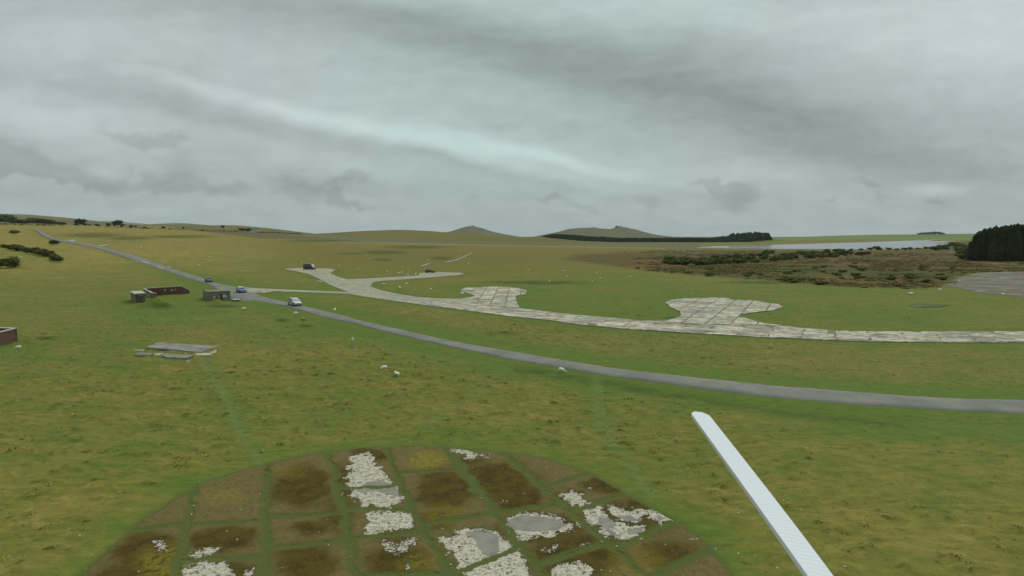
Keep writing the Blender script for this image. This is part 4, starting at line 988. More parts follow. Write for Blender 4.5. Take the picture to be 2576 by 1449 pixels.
def plant(kind, u, v, sc, label, cat, group=None, szy=1.0, pos=None):
    if kind == 'scrub': szy *= random.uniform(.9, 1.5)
    k = random.randrange(len(protos[kind])); key = (kind, k); P_ = pos if pos is not None else surf(u, v)
    if key not in first: o = make_plant(*protos[kind][k]); first[key] = o
    else: o = copy_tree(first[key])
    o.location = (P_[0], P_[1], P_[2] - .1); o.rotation_euler = (0, 0, random.uniform(0, 6.28)); o.scale = (sc, sc, sc * szy)
    if 'group' in o: del o['group']
    tag(o, label, cat, group); return o
# near plantation at the right edge
pos = []
for row in range(5):
    for k in range(15):
        u0 = 2440 + k * 14 + random.uniform(-4, 4) + row * 5
        d = ray(u0, 650); y = (352 - .055 * (u0 - 2436)) + row * 6.0 + random.uniform(-1.5, 1.5); x = d[0] / d[1] * y
        pos.append((x, y, row, k))
for (x, y, row, k) in pos:
    uu_, _ = project(x, y, 0.0)
    s_ = np.interp(float(uu_), [2430, 2470, 2500, 2576, 2700], [.8, 1.12, 1.2, 1.3, 1.4]) * random.uniform(.96, 1.05)
    if row == 0 and k == 0: s_ *= .8
    plant('con', 0, 0, s_, 'dark conifer standing in the dense plantation at the right edge beyond the moor', 'tree', 'conifers of the plantation at the right edge', pos=(x, y, float(base_h(x, y))))
for (u, v, s_) in [(2425,640,1.4),(2415,628,1.3),(2432,652,1.2),(2405,622,1.2),(2395,618,1.0),(2385,622,1.0),(2440,652,1.0),(2370,628,1.1),(2350,630,1.0),(2420,645,.9)]:
    plant('scrub', u, v, s_ * 2.2, 'rounded dark bush crowding the lake side of the conifer plantation', 'bush', 'bushes beside the plantation and the lake')
ph = (zb > .5) * (dist ** 2.0) * (dist < 620) * (gy > 0) * sstep(1560, 1760, pu) * (pu < 2700) * sstep(.42, .62, fbm(gx, gy, .06, 3, 66)); ph = ph / ph.sum()
# scrub on the brown heath
def inside_uv(u, v, poly): return bool(pip(np.array([u]), np.array([v]), poly)[0])
SCR = [(1658,668),(1675,660),(1740,655),(1800,648),(1860,643),(1932,636),(2050,632),(2120,634),(2200,640),(2100,648),(1980,655),(1930,660),(1850,664),(1760,668),(1700,670)]
n_ = 0
while n_ < 150:
    u, v = random.uniform(1655, 2210), random.uniform(630, 672)
    if not inside_uv(u, v, SCR): continue
    lo_ = np.interp(u, [1660, 1760, 1850, 2100, 2200], [668, 666, 662, 645, 640])
    if random.random() > (.95 if abs(v - lo_ + 6) < 9 else .35): continue
    plant('scrub', u, v, random.uniform(.7, 1.35), 'dark green shrub in the long thicket crossing the brown heath below the lake', 'shrub', 'shrubs of the thicket on the heath'); n_ += 1
n_ = 0
while n_ < 60:
    u, v = random.uniform(1640, 2420), random.uniform(664, 722)
    if not inside_uv(u, v, HEATH) or inside_uv(u, v, SCR): continue
    plant('scrub', u, v, random.uniform(.35, .85), 'low scattered shrub on the brown heath above the light green grass', 'shrub', 'low shrubs scattered over the heath', .7); n_ += 1
for (u, v, s_) in [(2118,629,.9),(2140,630,1.0),(2165,629,.8),(2190,628.5,1.1),(2205,628,1.3),(2212,628,1.1),(2235,628.5,1.1),(2255,628,1.0),(2275,627.5,1.1),(2290,627,1.0),(2310,626.5,1.0),(2330,626,1.1),(2360,628,1.2),(2380,627,1.2)]:
    plant('scrub', u, v + 1, s_ * 1.15, 'bush on the near shore of the lake, dark against the water', 'bush', 'bushes along the near shore of the lake')
hp_ = []
while len(hp_) < 6000:
    i = np.asarray(rng.choice(len(gx), 4000, replace=False, p=ph)) if hp_ == [] or True else None
    for j in i:
        if random.random() < .9: hp_.append((gx[j] + random.gauss(0, .8), gy[j] + random.gauss(0, .8), gz2[j] - .1))
hm_ = bush_crown(41, 2.6, .55, 50, .25, 0); hm_.materials.append(leaf_mat('heather_and_rush', srgb(92, 88, 46), srgb(106, 92, 52), srgb(84, 90, 44)))
o = scatter('heather', hp_, [random.uniform(.3, 1.0) ** 1.5 * 1.1 for _ in hp_], [random.uniform(0, 6) for _ in hp_], [random.random() for _ in hp_], hm_); tag(o, 'brown heather and rush clumps covering the heath below the lake', 'heather', kind='stuff')
# hawthorn and gorse on the left
GL = [(8,625,1.1),(20,625,1.0),(28,630,1.3),(38,630,1.5),(48,632,1.5),(58,632,1.1),(68,634,1.0),(78,637,1.4),(88,640,1.7),(98,643,1.6),(108,645,1.2),(118,646,1.1),(126,640,.9),(130,652,1.3),(136,656,1.3),(146,660,1.2)]
for i, (u, v, s_) in enumerate(GL):
    plant('gorse', u, v, s_ * .8, ORD[i] + ' gorse bush from the left in the ragged line above the green hollow', 'bush', 'gorse bushes in the ragged line at left')
plant('gorse', 30, 674, 1.5, 'solitary round gorse bush at the foot of the bright green hollow', 'bush'); plant('gorse', 1, 674, 1.3, 'gorse bush cut off by the left edge below the green hollow', 'bush')
plant('gorse', 141, 615, 1.6, 'single flat dark bush on the verge at the left of the far road', 'bush', None, .7)
plant('gorse', 34, 588, 2.0, 'lone dark bush on the far straw field below the tree belt', 'bush', None, .6)
# far tree belt on the left skyline
TB = [(-10,563,1.9),(0,563,2.0),(8,563,1.9),(16,563,1.9),(24,563,1.8),(32,564,1.6),(40,564,1.2),(50,565,1.0),(58,565,1.0),(68,565,1.1),(76,565,1.3),(84,565,1.3),(92,565,1.3),(100,565,1.3),(108,565.5,1.3),(116,566,1.2),(124,566,1.2),(132,566,1.0),(140,566.5,.9),(150,567,.8),(158,567,.8)]
for i, (u, v, s_) in enumerate(TB): plant('tree', u, v + 1, s_ * 1.1, ORD[i] + ' tree from the left in the belt along the upper left field edge', 'tree', 'trees of the belt at the upper left')
plant('tree', 201, 569, 1.6, 'tall rounded tree standing free at the right end of the upper left tree belt', 'tree'); 
for (u, v, s_) in [(192,569,.6),(214,569,.7),(226,569,.5),(242,570.5,.7),(250,570.5,.5)]: plant('tree', u, v, s_, 'small tree in the gap right of the tall free-standing tree at upper left', 'tree', 'small trees right of the tall free-standing tree')
plant('tree', 295, 571, 1.5, 'dark spreading tree in front of the far grey moor, above the road bend', 'tree'); plant('tree', 272, 571.5, .9, 'small tree just left of the dark spreading tree above the road bend', 'tree'); plant('tree', 310, 572, .8, 'small tree just right of the dark spreading tree above the road bend', 'tree')
for (u, v) in [(330,573),(342,573.5),(365,576),(410,577),(462,577)]: plant('tree', u, v, random.uniform(.4, .65), 'low hedge tree on the far field boundary left of the farm', 'tree', 'hedge trees on the far field boundary')
plant('tree', 560, 575, 1.0, 'hedge tree on the skyline left of the white farmhouse', 'tree')
for i, (u, v) in enumerate([(607,582.5),(613,583),(619,583),(625,583.5),(631,583.5),(637,584)]): plant('tree', u, v, random.uniform(.8, 1.1), ORD[i] + ' tree from the left in the clump beside the far white farmhouse', 'tree', 'trees sheltering the far farmhouse', .8)
# far conifer forest: a mass nobody could count
bot = np.array([(1362,596),(1400,600),(1463,606),(1538,609),(1713,609.5),(1863,609.5),(1932,604),(1943,602)], float); top = np.array([(1362,594),(1400,590),(1440,591.5),(1463,594),(1563,600),(1688,600),(1788,599.5),(1830,594),(1850,590.5),(1900,587.5),(1930,590),(1943,600)], float)
fp, fs_ = [], []
m_forest = leaf_mat('forest_needles', srgb(44, 60, 40), srgb(54, 70, 46))
for k in range(3000):
    u = random.uniform(1362, 1943); vb, vt = np.interp(u, bot[:, 0], bot[:, 1]), np.interp(u, top[:, 0], top[:, 1])
    ht = min(8.0 if u < 1835 else 11.5, (vb - vt))
    v = vb - random.random() ** 1.6 * max(0, (vb - vt - ht)) - random.random() * .4
    if 1835 < u < 1943: d = ray(u, vb); yy = 1450 + (vb - v) * 8; P_ = np.array([d[0] / d[1] * yy, yy, CAM_H + ray(u, v)[2] / ray(u, v)[1] * yy])
    else: P_ = surf(u, v)
    if P_[1] > 4600: continue
    fp.append((P_[0], P_[1], P_[2] - 1)); fs_.append(ht * P_[1] / F / 17 * random.uniform(.9, 1.2) * (1.15 if u < 1835 else 1.3))
cm = conifer_crown(9, 17, 5.0, 40, 2.6); cm.materials.append(m_forest)
o = scatter('conifer_forest', fp, fs_, [random.uniform(0, 6) for _ in fp], [0] * len(fp), cm); tag(o, 'dark green band of conifer forest below the far rocky hill', 'forest', kind='stuff')
# knoll under the taller stand
hill([(1800,611),(1850,605),(1880,600),(1905,597),(1930,599),(1960,606),(1990,611)], 1640, 110, 160, hm_green, seed=12, base=-3)
# windbreak on the green skyline at the right
for (u, v, s_) in [(2310,590.5,1.4),(2320,590.5,1.8),(2330,590.5,1.9),(2340,590.5,2.0),(2350,590.5,2.2),(2360,590.5,2.2),(2370,590.3,1.6)]:
    plant('tree', u, v + 1.5, s_ * 2.1, 'dark tree of the windbreak on the green skyline beyond the lake', 'tree', 'trees of the windbreak beyond the lake', .8)
# farmhouse
fh_p = surf(640, 584.3); fh = empty('farmhouse', tuple(fh_p), .4); tag(fh, 'tiny white farmhouse beside dark trees in front of the far olive hill', 'building')
m_wwall = simple('white_render', srgb(205, 203, 192), .9, .08); m_slate = simple('slate_roof', srgb(92, 94, 98), .7, .15)
bm = bmesh.new(); box(bm, (0, 0, 2.2), (16, 8, 5.4)); link('wall', bm_mesh('wall', bm), m_wwall, fh)
bm = bmesh.new(); vs = [bm.verts.new(q_) for q_ in ((-8.5, -4.5, 4.92), (8.5, -4.5, 4.92), (8.5, 4.5, 4.92), (-8.5, 4.5, 4.92), (-8.3, 0, 7.9), (8.3, 0, 7.9))]
for f in ((0, 1, 5, 4), (2, 3, 4, 5), (1, 2, 5), (3, 0, 4), (3, 2, 1, 0)): bm.faces.new([vs[i] for i in f])
rf = link('roof', bm_mesh('roof', bm), m_slate, fh)
bm = bmesh.new(); box(bm, (-7.4, 0, 8.2), (1, 1, 1.6)); link('chimney', bm_mesh('chimney', bm), m_slate, rf)
for x in (-5, -1.5, 2, 5.5):
    bm = bmesh.new(); box(bm, (x, -4.02, 3.2), (1.2, .06, 1.4)); link('window', bm_mesh('window', bm), m_dark, fh)
# hedge banks across the far fields
def hedge(P_, h, label, name='hedge'):
    r = random.Random(len(P_) * 7 + int(P_[0][0])); W5 = np.array([surf(*q_) for q_ in P_]); vs, fs = [], []
    for i in range(len(W5) - 1):
        a_, b_ = W5[i], W5[i + 1]; L_ = np.linalg.norm(b_ - a_)
        for k in range(int(L_ / .8) + 2):
            t = r.random(); c = a_ + (b_ - a_) * t + np.array([r.gauss(0, .5), r.gauss(0, .8), r.random() * h]); n0 = len(vs)
            s = r.uniform(.6, 1.4)
            v1 = np.array([r.gauss(0, 1), r.gauss(0, 1), r.gauss(0, .7)]) * s; v2 = np.array([r.gauss(0, 1), r.gauss(0, .6), r.gauss(0, .8)]) * s
            vs += [tuple(c - v1), tuple(c + v1), tuple(c + v2)]; fs.append((n0, n0 + 1, n0 + 2))
    me = bpy.data.meshes.new(name); me.from_pydata(vs, [], fs); me.update(); tag(link(name, me, m_hedge), label, 'hedge')
hedge([(255,571.5),(320,573.5),(400,577),(440,578),(480,579)], 2.2, 'thin dark hedge line along the pale far field at upper left')
hedge([(480,580),(520,581.5),(560,583),(600,584)], 1.8, 'hedge below the pale stubble strip left of the white farmhouse')
hedge([(644,585),(700,587),(760,589.5)], 1.6, 'low dark hedge running right from the white farmhouse')
hedge([(0,566.5),(60,567),(120,568),(170,569)], 2.5, 'hedge bank at the foot of the upper left tree belt')
# ------------------------------------------------------------------ vehicles
print('vehicles')
m_glass = simple('car_glass', srgb(38, 46, 50), .08, .05, spec=.6); m_tyre = simple('tyre_rubber', srgb(30, 30, 30), .9, .1); m_rim = simple('alloy_rim', srgb(150, 152, 154), .35, .05, metal=.8)
m_trim = simple('black_trim', srgb(32, 32, 34), .6, .1); m_lamp = simple('lamp_glass', srgb(210, 214, 216), .1, .03, spec=.6); m_red = simple('tail_lamp', srgb(130, 24, 20), .2, .05); m_plate = simple('number_plate', srgb(200, 200, 190), .5, .03)
def paint(name, c, metal=0.0): return simple(name, c, .28, .03, 3, metal=metal, spec=.5, coat=.6)
def car(name, L, Wd, H, prof, glass, paintm, label, cat, loc, rz, wheel_r=.33, wb=None, low_trim=True, roofmat=None, group=None):
    """prof: (x, z_belt, z_roof) stations from tail to nose; z_roof == z_belt outside the cabin"""
    root = empty(name, loc, rz); tag(root, label, cat, group); w = Wd / 2
    bm = bmesh.new(); rings = []
    for (x, zb_, zr) in prof:
        k = 1 - .16 * (abs(x) / (L / 2)) ** 5; cab = zr - zb_
        wr = w * k - .22 * min(1, cab / .5) if cab > .02 else w * k * .93
        pts_ = [(w * k * .90, .20), (w * k, .34), (w * k * 1.0, .34 + (zb_ - .34) * .62), (w * k * .965, zb_), (wr, max(zr - .03, zb_ + .005)), (wr * .7, zr + .015)]
        rings.append([bm.verts.new((x, y, z)) for y, z in pts_] + [bm.verts.new((x, -y, z)) for y, z in reversed(pts_)])
    n = len(rings[0])
    for i in range(len(rings) - 1):
        for j in range(n):
            f = bm.faces.new((rings[i][j], rings[i][(j + 1) % n], rings[i + 1][(j + 1) % n], rings[i + 1][j]))
            if roofmat is not None and j in (4, 5, 6) and prof[i][2] - prof[i][1] > .1: f.material_index = 1
    bm.faces.new(rings[0]); bm.faces.new(rings[-1][::-1]); bmesh.ops.recalc_face_normals(bm, faces=bm.faces)
    # wheel arches cut as dark half discs are separate trim parts below
    me = bm_mesh('body', bm, True); me.materials.append(paintm)
    if roofmat is not None: me.materials.append(roofmat)
    body = link('body', me, None, root)
    md = body.modifiers.new('bevel', 'BEVEL'); md.width = .03; md.segments = 2; md.limit_method = 'ANGLE'
    def interp(x):
        xs = [p_[0] for p_ in prof]; return float(np.interp(x, xs, [p_[1] for p_ in prof])), float(np.interp(x, xs, [p_[2] for p_ in prof]))
    def side(x):
        zb_, zr = interp(x); k = 1 - .16 * (abs(x) / (L / 2)) ** 5; return w * k * .965, w * k - .22 * min(1, (zr - zb_) / .5), zb_, zr
    for (xa, xb) in glass['side']:
        for sg in (1, -1):
            bm = bmesh.new(); V4 = []
            for x in (xa, xb):
                y0_, y1_, zb_, zr = side(x); h = zr - zb_
                for t in (.10, .86): V4.append((x, sg * (y0_ + (y1_ - y0_) * t + .012), zb_ + h * t))
            q_ = [bm.verts.new(v) for v in (V4[0], V4[2], V4[3], V4[1])]; bm.faces.new(q_ if sg < 0 else q_[::-1])
            link('side_window', bm_mesh('side_window', bm), m_glass, root)
    for nm, (xa, xb) in (('windscreen', glass['front']), ('rear_window', glass['rear'])):
        if xa is None: continue
        bm = bmesh.new(); off_ = .014 if nm == 'windscreen' else -.014; V4 = []
        za = interp(xa)[1]; zb2 = interp(xb)[1]; ya = side(xa)[1] * .93 if interp(xa)[1] - interp(xa)[0] > .05 else w * .80; yb = side(xb)[1] * .90 if interp(xb)[1] - interp(xb)[0] > .05 else w * .80
        dxn, dzn = -(zb2 - za), (xb - xa); l_ = math.hypot(dxn, dzn) or 1; dxn, dzn = dxn / l_ * .02, dzn / l_ * .02
        if dzn < 0: dxn, dzn = -dxn, -dzn
        q_ = [bm.verts.new(v) for v in ((xa + dxn, ya, za + dzn + .012), (xa + dxn, -ya, za + dzn + .012), (xb + dxn, -yb, zb2 + dzn + .012), (xb + dxn, yb, zb2 + dzn + .012))]; bm.faces.new(q_)
        link(nm, bm_mesh(nm, bm), m_glass, root)
    wb = wb or L * .6
    for x in (-wb / 2 - .02, wb / 2 + .02):
        for sg in (1, -1):
            bm = bmesh.new(); bmesh.ops.create_cone(bm, cap_ends=True, segments=20, radius1=wheel_r, radius2=wheel_r, depth=.22)
            bmesh.ops.rotate(bm, verts=bm.verts, cent=(0, 0, 0), matrix=Matrix.Rotation(math.pi / 2, 3, 'X')); wl = link('wheel', bm_mesh('wheel', bm), m_tyre, root, (x, sg * (w - .10), wheel_r))
            bm = bmesh.new(); bmesh.ops.create_cone(bm, cap_ends=True, segments=16, radius1=wheel_r * .62, radius2=wheel_r * .62, depth=.03)
            bmesh.ops.rotate(bm, verts=bm.verts, cent=(0, 0, 0), matrix=Matrix.Rotation(math.pi / 2, 3, 'X')); link('rim', bm_mesh('rim', bm), m_rim, wl, (0, sg * .115, 0))
            bm = bmesh.new(); bmesh.ops.create_cone(bm, cap_ends=True, segments=20, radius1=wheel_r * 1.2, radius2=wheel_r * 1.2, depth=.02)
            bmesh.ops.rotate(bm, verts=bm.verts, cent=(0, 0, 0), matrix=Matrix.Rotation(math.pi / 2, 3, 'X')); link('wheel_arch', bm_mesh('wheel_arch', bm), m_trim, root, (x, sg * (w - .005), wheel_r * 1.05))
    xf = prof[-1][0]; xr = prof[0][0]; zf = prof[-1][1]
    for sg in (1, -1):
        bm = bmesh.new(); box(bm, (0, 0, 0), (.10, .34, .16)); link('headlight', bm_mesh('headlight', bm), m_lamp, root, (xf - .03, sg * (w * .60), zf - .14))
        bm = bmesh.new(); box(bm, (0, 0, 0), (.06, .16, .30)); link('tail_light', bm_mesh('tail_light', bm), m_red, root, (xr - .005, sg * (w * .68), prof[0][1] - .2))
    bm = bmesh.new(); box(bm, (xf - .01, 0, zf - .18), (.08, w * .8, .14)); link('grille', bm_mesh('grille', bm), m_trim, root)
    bm = bmesh.new(); box(bm, (xf + .01, 0, .38), (.12, Wd * .82, .2)); link('bumper', bm_mesh('bumper', bm), m_trim, root)
    bm = bmesh.new(); box(bm, (xf + .075, 0, .45), (.02, .52, .11)); link('number_plate', bm_mesh('number_plate', bm), m_plate, root)
    for sg in (1, -1):
        xm = glass['front'][0]
        bm = bmesh.new(); box(bm, (xm - .15, sg * (w + .06), interp(xm - .2)[0] + .08), (.14, .2, .14)); link('wing_mirror', bm_mesh('wing_mirror', bm), m_trim, root)
    return root
def on_road(u, off_=0.0):
    """a point on the road's crown at image column u, and the heading towards larger u"""
    uu_, vv_ = project(rc2[:, 0], rc2[:, 1], rc2[:, 2]); i = int(np.argmin(np.abs(uu_ - u))); d = rc2[i + 1] - rc2[i - 1]; a = math.atan2(d[1], d[0])
    x, y = rc2[i][0] - math.sin(a) * off_, rc2[i][1] + math.cos(a) * off_
    return (x, y, float(base_h(x, y)) + .13 + (.0004 * y)), a
rc2 = (A + C_) / 2
suv = [(-2.25,.80,.82),(-2.18,.98,1.30),(-2.0,1.02,1.62),(-1.2,1.00,1.69),(-.2,.98,1.70),(.35,.97,1.62),(1.05,.98,1.03),(1.7,.93,.95),(2.15,.84,.85),(2.30,.70,.71)]
hatch = [(-1.95,.80,.82),(-1.88,.92,1.15),(-1.65,.94,1.44),(-.8,.92,1.50),(.0,.90,1.47),(.35,.90,1.38),(.95,.92,.95),(1.5,.86,.88),(1.88,.76,.77),(1.98,.66,.67)]
p_, a_ = on_road(735, .35); car('people_carrier', 4.6, 1.82, 1.7, suv, {'side': [(-1.95,-1.15),(-1.05,-.25),(-.15,.42)], 'front': (.42,.98), 'rear': (-2.17,-2.02)}, paint('silver_paint', srgb(176, 180, 182), .3), 'silver people carrier driving along the narrow road, nearest of the moving cars', 'car', p_, a_, .35).scale = (.93, .93, .93)
p_, a_ = on_road(600, .6); car('hatchback', 4.0, 1.72, 1.5, hatch, {'side': [(-1.6,-.85),(-.75,-.02),(.08,.38)], 'front': (.40,.90), 'rear': (-1.87,-1.68)}, paint('blue_paint', srgb(44, 70, 150), .1), 'blue hatchback, pale reflection coloured into its roof, on the road beside the concrete shelter', 'car', p_, a_, .31, roofmat=paint('roof_reflection_tint', srgb(186, 196, 204)))  # pale roof colour paints a reflection onto the blue bodywork
p_, a_ = on_road(523.5, .3); car('estate_car', 4.3, 1.78, 1.55, hatch if False else [(x * 1.09, zb_ * 1.02, zr * 1.02) for x, zb_, zr in hatch], {'side': [(-1.74,-.9),(-.8,-.02),(.08,.42)], 'front': (.45,.98), 'rear': (-2.04,-1.84)}, paint('dark_bronze_paint', srgb(58, 48, 44), .3), 'dark brown car on the road, farthest of the three moving cars', 'car', p_, a_, .32)
g1 = hit(779, 678.3); van = [(-2.9,1.25,1.27),(-2.88,1.3,2.35),(-2.6,1.3,2.5),(-1,1.3,2.53),(.9,1.3,2.5),(1.5,1.28,2.30),(2.15,1.22,1.35),(2.6,1.12,1.14),(2.88,.95,.96),(2.95,.8,.81)]
car('panel_van', 5.9, 2.0, 2.5, van, {'side': [(.95,1.55)], 'front': (1.55,2.1), 'rear': (None, None)}, paint('black_paint', srgb(30, 28, 30), .1), 'black high-roofed panel van parked on the far concrete apron', 'van', (g1[0], g1[1], float(base_h(g1[0], g1[1])) + .10), R(-22), .36, 3.7)
g1 = hit(1081.5, 687.0); car('saloon_car', 4.2, 1.75, 1.45, [(x * 1.05, zb_, zr * .97) for x, zb_, zr in hatch], {'side': [(-1.65,-.9),(-.8,-.02),(.08,.4)], 'front': (.42,.92), 'rear': (-1.97,-1.77)}, paint('dark_grey_paint', srgb(62, 66, 68), .3), 'small dark grey car parked on the thin concrete spur right of the van', 'car', (g1[0], g1[1], .14), R(10), .31)

# ------------------------------------------------------------------ sheep
print('sheep')
m_wool, b, p = new_mat('wool'); co = b.n('ShaderNodeTexCoord').outputs['Object']; c = b.mix(b.sm(b.noise(co, 6, 4, .6), .3, .7), srgb(222, 218, 206), srgb(240, 238, 230)); b.set(p.inputs['Base Color'], c); p.inputs['Roughness'].default_value = 1
p.inputs['Specular IOR Level'].default_value = 0; bu = b.n('ShaderNodeBump'); bu.inputs['Strength'].default_value = .8; bu.inputs['Distance'].default_value = .03; b.set(bu.inputs['Height'], b.noise(co, 22, 4)); b.set(p.inputs['Normal'], bu.outputs[0])
m_face = simple('pale_face', srgb(186, 178, 162), .9, .1); m_bface = simple('black_face', srgb(34, 30, 28), .9, .1); m_wool2 = simple('dirty_wool', srgb(142, 132, 112), 1, .2, 8)
def sheep_mesh(name, pose, face, wool):
    if pose == 'graze':
        V_ = [((-.42,0,.60),.17),((-.15,0,.62),.25),((.15,0,.60),.24),((.38,0,.56),.17),((.56,0,.40),.085),((.70,0,.20),.07),((.80,0,.08),.045)]; leg_top = .50
    elif pose == 'stand':
        V_ = [((-.42,0,.60),.17),((-.15,0,.62),.25),((.15,0,.61),.24),((.36,0,.62),.17),((.50,0,.80),.09),((.60,0,.90),.075),((.76,0,.84),.045)]; leg_top = .50
    else:
        V_ = [((-.42,0,.26),.20),((-.15,0,.28),.27),((.15,0,.27),.25),((.36,0,.28),.18),((.50,0,.44),.09),((.58,0,.54),.075),((.73,0,.48),.045)]; leg_top = .16
    verts = [v for v, r in V_]; rad = [r for v, r in V_]; edges = [(i, i + 1) for i in range(6)]
    e = len(verts); verts.append((-.56, 0, V_[0][0][2] - .02)); rad.append(.04); edges.append((0, e)); verts.append((-.62, 0, V_[0][0][2] - .16)); rad.append(.03); edges.append((e, e + 1))
    for (bi, x) in ((0, -.36), (3, .30)):
        for sg in (1, -1):
            n0 = len(verts)
            if pose != 'lie': verts += [(x, sg * .13, leg_top - .06), (x + (.03 if bi else -.05), sg * .13, .27), (x, sg * .13, .02)]; rad += [.075, .036, .032]; edges += [(bi, n0), (n0, n0 + 1), (n0 + 1, n0 + 2)]
            else: verts += [(x, sg * .2, .12), (x + .18, sg * .22, .05)]; rad += [.07, .035]; edges += [(bi, n0), (n0, n0 + 1)]
    hi_ = 5
    for sg in (1, -1):
        n0 = len(verts); hp_ = V_[hi_][0]; verts.append((hp_[0] - .03, sg * .15, hp_[2] + .01)); rad.append(.022); edges.append((hi_, n0))
    me = bpy.data.meshes.new(name); me.from_pydata(verts, edges, []); o = bpy.data.objects.new(name, me); COL.objects.link(o)
    sk = o.modifiers.new('skin', 'SKIN'); lay = me.skin_vertices[0].data
    for i, r_ in enumerate(rad): lay[i].radius = (r_, r_ * (1.0 if i > 3 else .92))
    lay[1].use_root = True
    ss = o.modifiers.new('sub', 'SUBSURF'); ss.levels = 2; ss.render_levels = 2
    dg = bpy.context.evaluated_depsgraph_get(); dg.update(); m2 = bpy.data.meshes.new_from_object(o.evaluated_get(dg)); bpy.data.objects.remove(o)
    m2.name = name; m2.materials.clear(); m2.materials.append(wool); m2.materials.append(face)
    hx = V_[4][0]
    for pl_ in m2.polygons:
        c = pl_.center; head = c.x > V_[5][0][0] - .06; leg = pose != 'lie' and c.z < .30 and c.x < .45
        pl_.material_index = 1 if (head or leg) else 0; pl_.use_smooth = True
    return m2
SM = {(q_, f): sheep_mesh('sheep', q_, fm, wm) for q_ in ('graze', 'stand', 'lie') for f, fm, wm in (('w', m_face, m_wool),)}
SM[('graze', 'b')] = sheep_mesh('sheep', 'graze', m_bface, m_wool); SM[('graze', 'd')] = sheep_mesh('sheep', 'lie', m_bface, m_wool2)
def sheep(u, v, pose, face, rz, label, group=None, sc=1.0):
    P_ = hit(u, v); x, y = P_[0], P_[1]
    z = float(gz2[np.argmin((gx - x) ** 2 + (gy - y) ** 2)]) if y < 400 else P_[2]
    o = link('sheep', SM[(pose, face)], None, None, (x, y, z - .01)); o.rotation_euler = (0, 0, rz); o.scale = (sc * (.66 if v > 760 else .72),) * 3; tag(o, label, 'sheep', group); return o
sheep(1413, 936, 'graze', 'w', R(-25), 'white sheep grazing on the verge just below the road', sc=1.0)
sheep(966, 936, 'graze', 'b', R(195), 'white sheep with a black head, left one of the pair on the open turf')
sheep(999, 951, 'stand', 'w', R(140), 'white sheep facing away, right one of the pair on the open turf', sc=.95)
sheep(888, 861, 'stand', 'w', R(-60), 'white sheep with raised head, alone below the road in mid-distance')
sheep(842, 783, 'stand', 'w', R(80), 'white sheep seen end-on between the road and the taxiway')
sheep(744, 791, 'graze', 'w', R(195), 'white sheep grazing just below the silver people carrier', sc=1.15)
sheep(763, 804, 'graze', 'd', R(170), 'dirty brown sheep lying by a dark tussock below the silver people carrier', sc=1.3)
sheep(613, 780, 'graze', 'w', R(190), 'white sheep on the bright grass right of the concrete shelter', sc=1.15)
sheep(46, 882, 'graze', 'w', R(190), 'white sheep near the brick enclosure at the left edge')
near_van = [(759,660),(801,711),(808,711),(769,628),(780,651),(853,670),(876,660),(900,679)]
for (u, v) in near_van: sheep(u, v + .8, random.choice(['graze', 'stand', 'lie']), 'w', random.uniform(0, 6.28), 'small white sheep on the grass around the apron with the black van', 'sheep around the far apron', 1.0)
for (u, v) in [(965,718),(1006,729),(1023,717),(1084,731)]: sheep(u, v + .8, random.choice(['graze', 'stand']), 'w', random.uniform(0, 6.28), 'white sheep in the pocket of grass between the two concrete tracks', 'sheep between the concrete tracks', 1.1)
sheep(1163, 743.5, 'graze', 'w', R(20), 'white sheep on the grass tip touching the left concrete pan', sc=1.3)
for (u, v) in [(974,685),(1003,688),(1010,687),(1026,680),(1026,692),(1046,691)]: sheep(u, v + .5, 'graze', 'w', random.uniform(0, 6.28), 'tiny white sheep above the concrete spur with the grey car', 'sheep above the concrete spur', 1.1)
for (u, v) in [(922,643),(932,652),(1078,656),(1153,645),(1158,631),(1171,648),(1178,663),(1274,668)]: sheep(u, v + .4, 'graze', 'w', random.uniform(0, 6.28), 'tiny white sheep on the far olive moor beyond the concrete spur', 'sheep on the far moor', 1.0)
for (u, v) in [(1382,711),(1490,711),(1511,702),(1419,683),(1425,695),(1329,681),(1501,686),(1585,698)]: sheep(u, v + .5, 'graze', 'w', random.uniform(0, 6.28), 'tiny white sheep on the green flat above the long taxiway', 'sheep on the green flat', 1.0)
for (u, v) in [(2289,742),(2294,741.5)]: sheep(u, v + .6, 'stand', 'w', random.uniform(0, 6.28), 'one of two white sheep side by side on the lime green grass at right', 'pair of sheep on the lime green grass', 1.1)
sheep(2364, 729.5, 'lie', 'w', .3, 'white sheep lying just below the left tip of the grey apron', sc=1.2); sheep(2524, 746, 'graze', 'w', .1, 'white sheep at the lower edge of the grey apron', sc=1.3); sheep(2414, 709.5, 'graze', 'w', .4, 'white sheep standing on the far left part of the grey apron', sc=1.2)
for (u, v) in [(52,647),(341,634),(527,647),(529,659),(592,660),(355,622),(375,620),(190,599),(195,599)]: sheep(u, v + .4, 'graze', 'w', random.uniform(0, 6.28), 'tiny white sheep on the straw-coloured fields beside the far road', 'sheep on the left fields', 1.0)

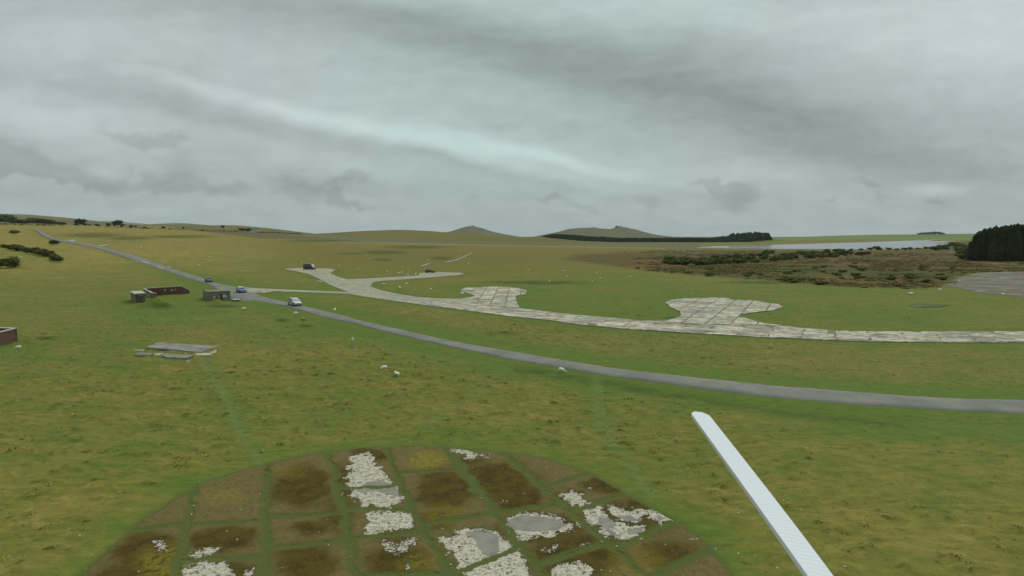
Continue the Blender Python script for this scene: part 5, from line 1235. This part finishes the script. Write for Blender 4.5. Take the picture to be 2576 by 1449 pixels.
# ------------------------------------------------------------------ cable tie of the kite rig that carries the camera
m_tie = simple('white_nylon', srgb(206, 210, 212), .75, .02, 40, spec=.15)
def cam_pt(u, v, dep):
    a = (u - CX) / F * dep; b_ = (CY - v) / F * dep; c, s_ = math.cos(PITCH), math.sin(PITCH)
    return Vector((a, dep * c + b_ * s_, CAM_H - dep * s_ + b_ * c))
ct = empty('cable_tie', tuple(cam_pt(2250, 1700, .09))); tag(ct, 'white nylon cable tie sticking up close to the lens at the lower right', 'cable tie')
cp = []
for k in range(0, 400):
    f_ = k / 399 * 2.1; cp.append(tuple(cam_pt(1757 + 298 * f_ + 10 * math.sin(f_ / 2.1 * math.pi), 1036 + 413 * f_, 1 / (5.6 + 4.0 * f_))))
cp = np.array(cp); seg = np.linalg.norm(np.diff(cp, axis=0), axis=1); arc = np.concatenate([[0], np.cumsum(seg)])
total = arc[-1]; ss_ = np.arange(0, total, .00033); ctrl = np.stack([np.interp(ss_, arc, cp[:, k]) for k in range(3)], 1)
vs, fs = [], []
o0 = np.array(ct.location)
for i, P_ in enumerate(ctrl):
    t = ctrl[min(i + 1, len(ctrl) - 1)] - ctrl[max(i - 1, 0)]; t = t / np.linalg.norm(t); view = P_ - np.array([0, 0, CAM_H]); view /= np.linalg.norm(view)
    wv = np.cross(t, np.array([.0, math.cos(PITCH), -math.sin(PITCH)])); wv /= np.linalg.norm(wv); nv = np.cross(wv, t); nv = nv if nv @ view > 0 else -nv   # nv points away from the lens
    s = ss_[i]; hw = .00285 * (0.45 + .55 * min(1, s / .0020)) if s < .0020 else .00285
    rib = -.00005 * min(1, (s - .03) / .03) if (s > .030 and i % 4 < 2) else 0
    r_in = 0.0
    prof_ = [(-hw, .0004), (-hw, 0), (-hw * .90, 0), (-hw * .84, r_in - rib), (hw * .84, r_in - rib), (hw * .90, 0), (hw, 0), (hw, .0004), (hw * .96, .0011), (-hw * .96, .0011)]
    for a, d in prof_: vs.append(tuple(P_ + wv * a + nv * d - o0))
k = 10
for i in range(len(ctrl) - 1):
    for j in range(k): fs.append((i * k + j, i * k + (j + 1) % k, (i + 1) * k + (j + 1) % k, (i + 1) * k + j))
fs.append(tuple(range(k))[::-1]); n0 = (len(ctrl) - 1) * k; fs.append(tuple(n0 + j for j in range(k)))
me = bpy.data.meshes.new('strap'); me.from_pydata(vs, [], fs); me.update(); bmx = bmesh.new(); bmx.from_mesh(me); bmesh.ops.recalc_face_normals(bmx, faces=bmx.faces); bmx.to_mesh(me); bmx.free()
link('strap', me, m_tie, ct)
bm = bmesh.new(); e_ = ctrl[-1] - o0; box(bm, tuple(e_), (.008, .007, .006), .6); link('locking_head', bm_mesh('locking_head', bm), m_tie, ct)

# ------------------------------------------------------------------ haze
bm = bmesh.new(); box(bm, (0, 0, 0), (36000, 36000, 1)); 
for v in bm.verts: v.co.z = 215 if v.co.z > 0 else -8
hz = link('haze', bm_mesh('haze', bm)); tag(hz, kind='stuff'); hz['label'] = 'thin pale haze lying over the whole moor'
mh = bpy.data.materials.new('haze_air'); mh.use_nodes = True; nh = mh.node_tree; nh.nodes.clear(); pv_ = nh.nodes.new('ShaderNodeVolumePrincipled'); ou = nh.nodes.new('ShaderNodeOutputMaterial'); nh.links.new(pv_.outputs[0], ou.inputs['Volume'])
pv_.inputs['Color'].default_value = (.93, .97, 1, 1); pv_.inputs['Density'].default_value = 2.6e-5; hz.data.materials.append(mh)
# a thing hidden below the ground would be a mistake: drop unused prototypes
for o in list(COL.objects):
    if o.parent is None and o.type == 'EMPTY' and o.location.z < -50:
        for ch in list(o.children): bpy.data.objects.remove(ch)
        bpy.data.objects.remove(o)
print('done', len(COL.objects))
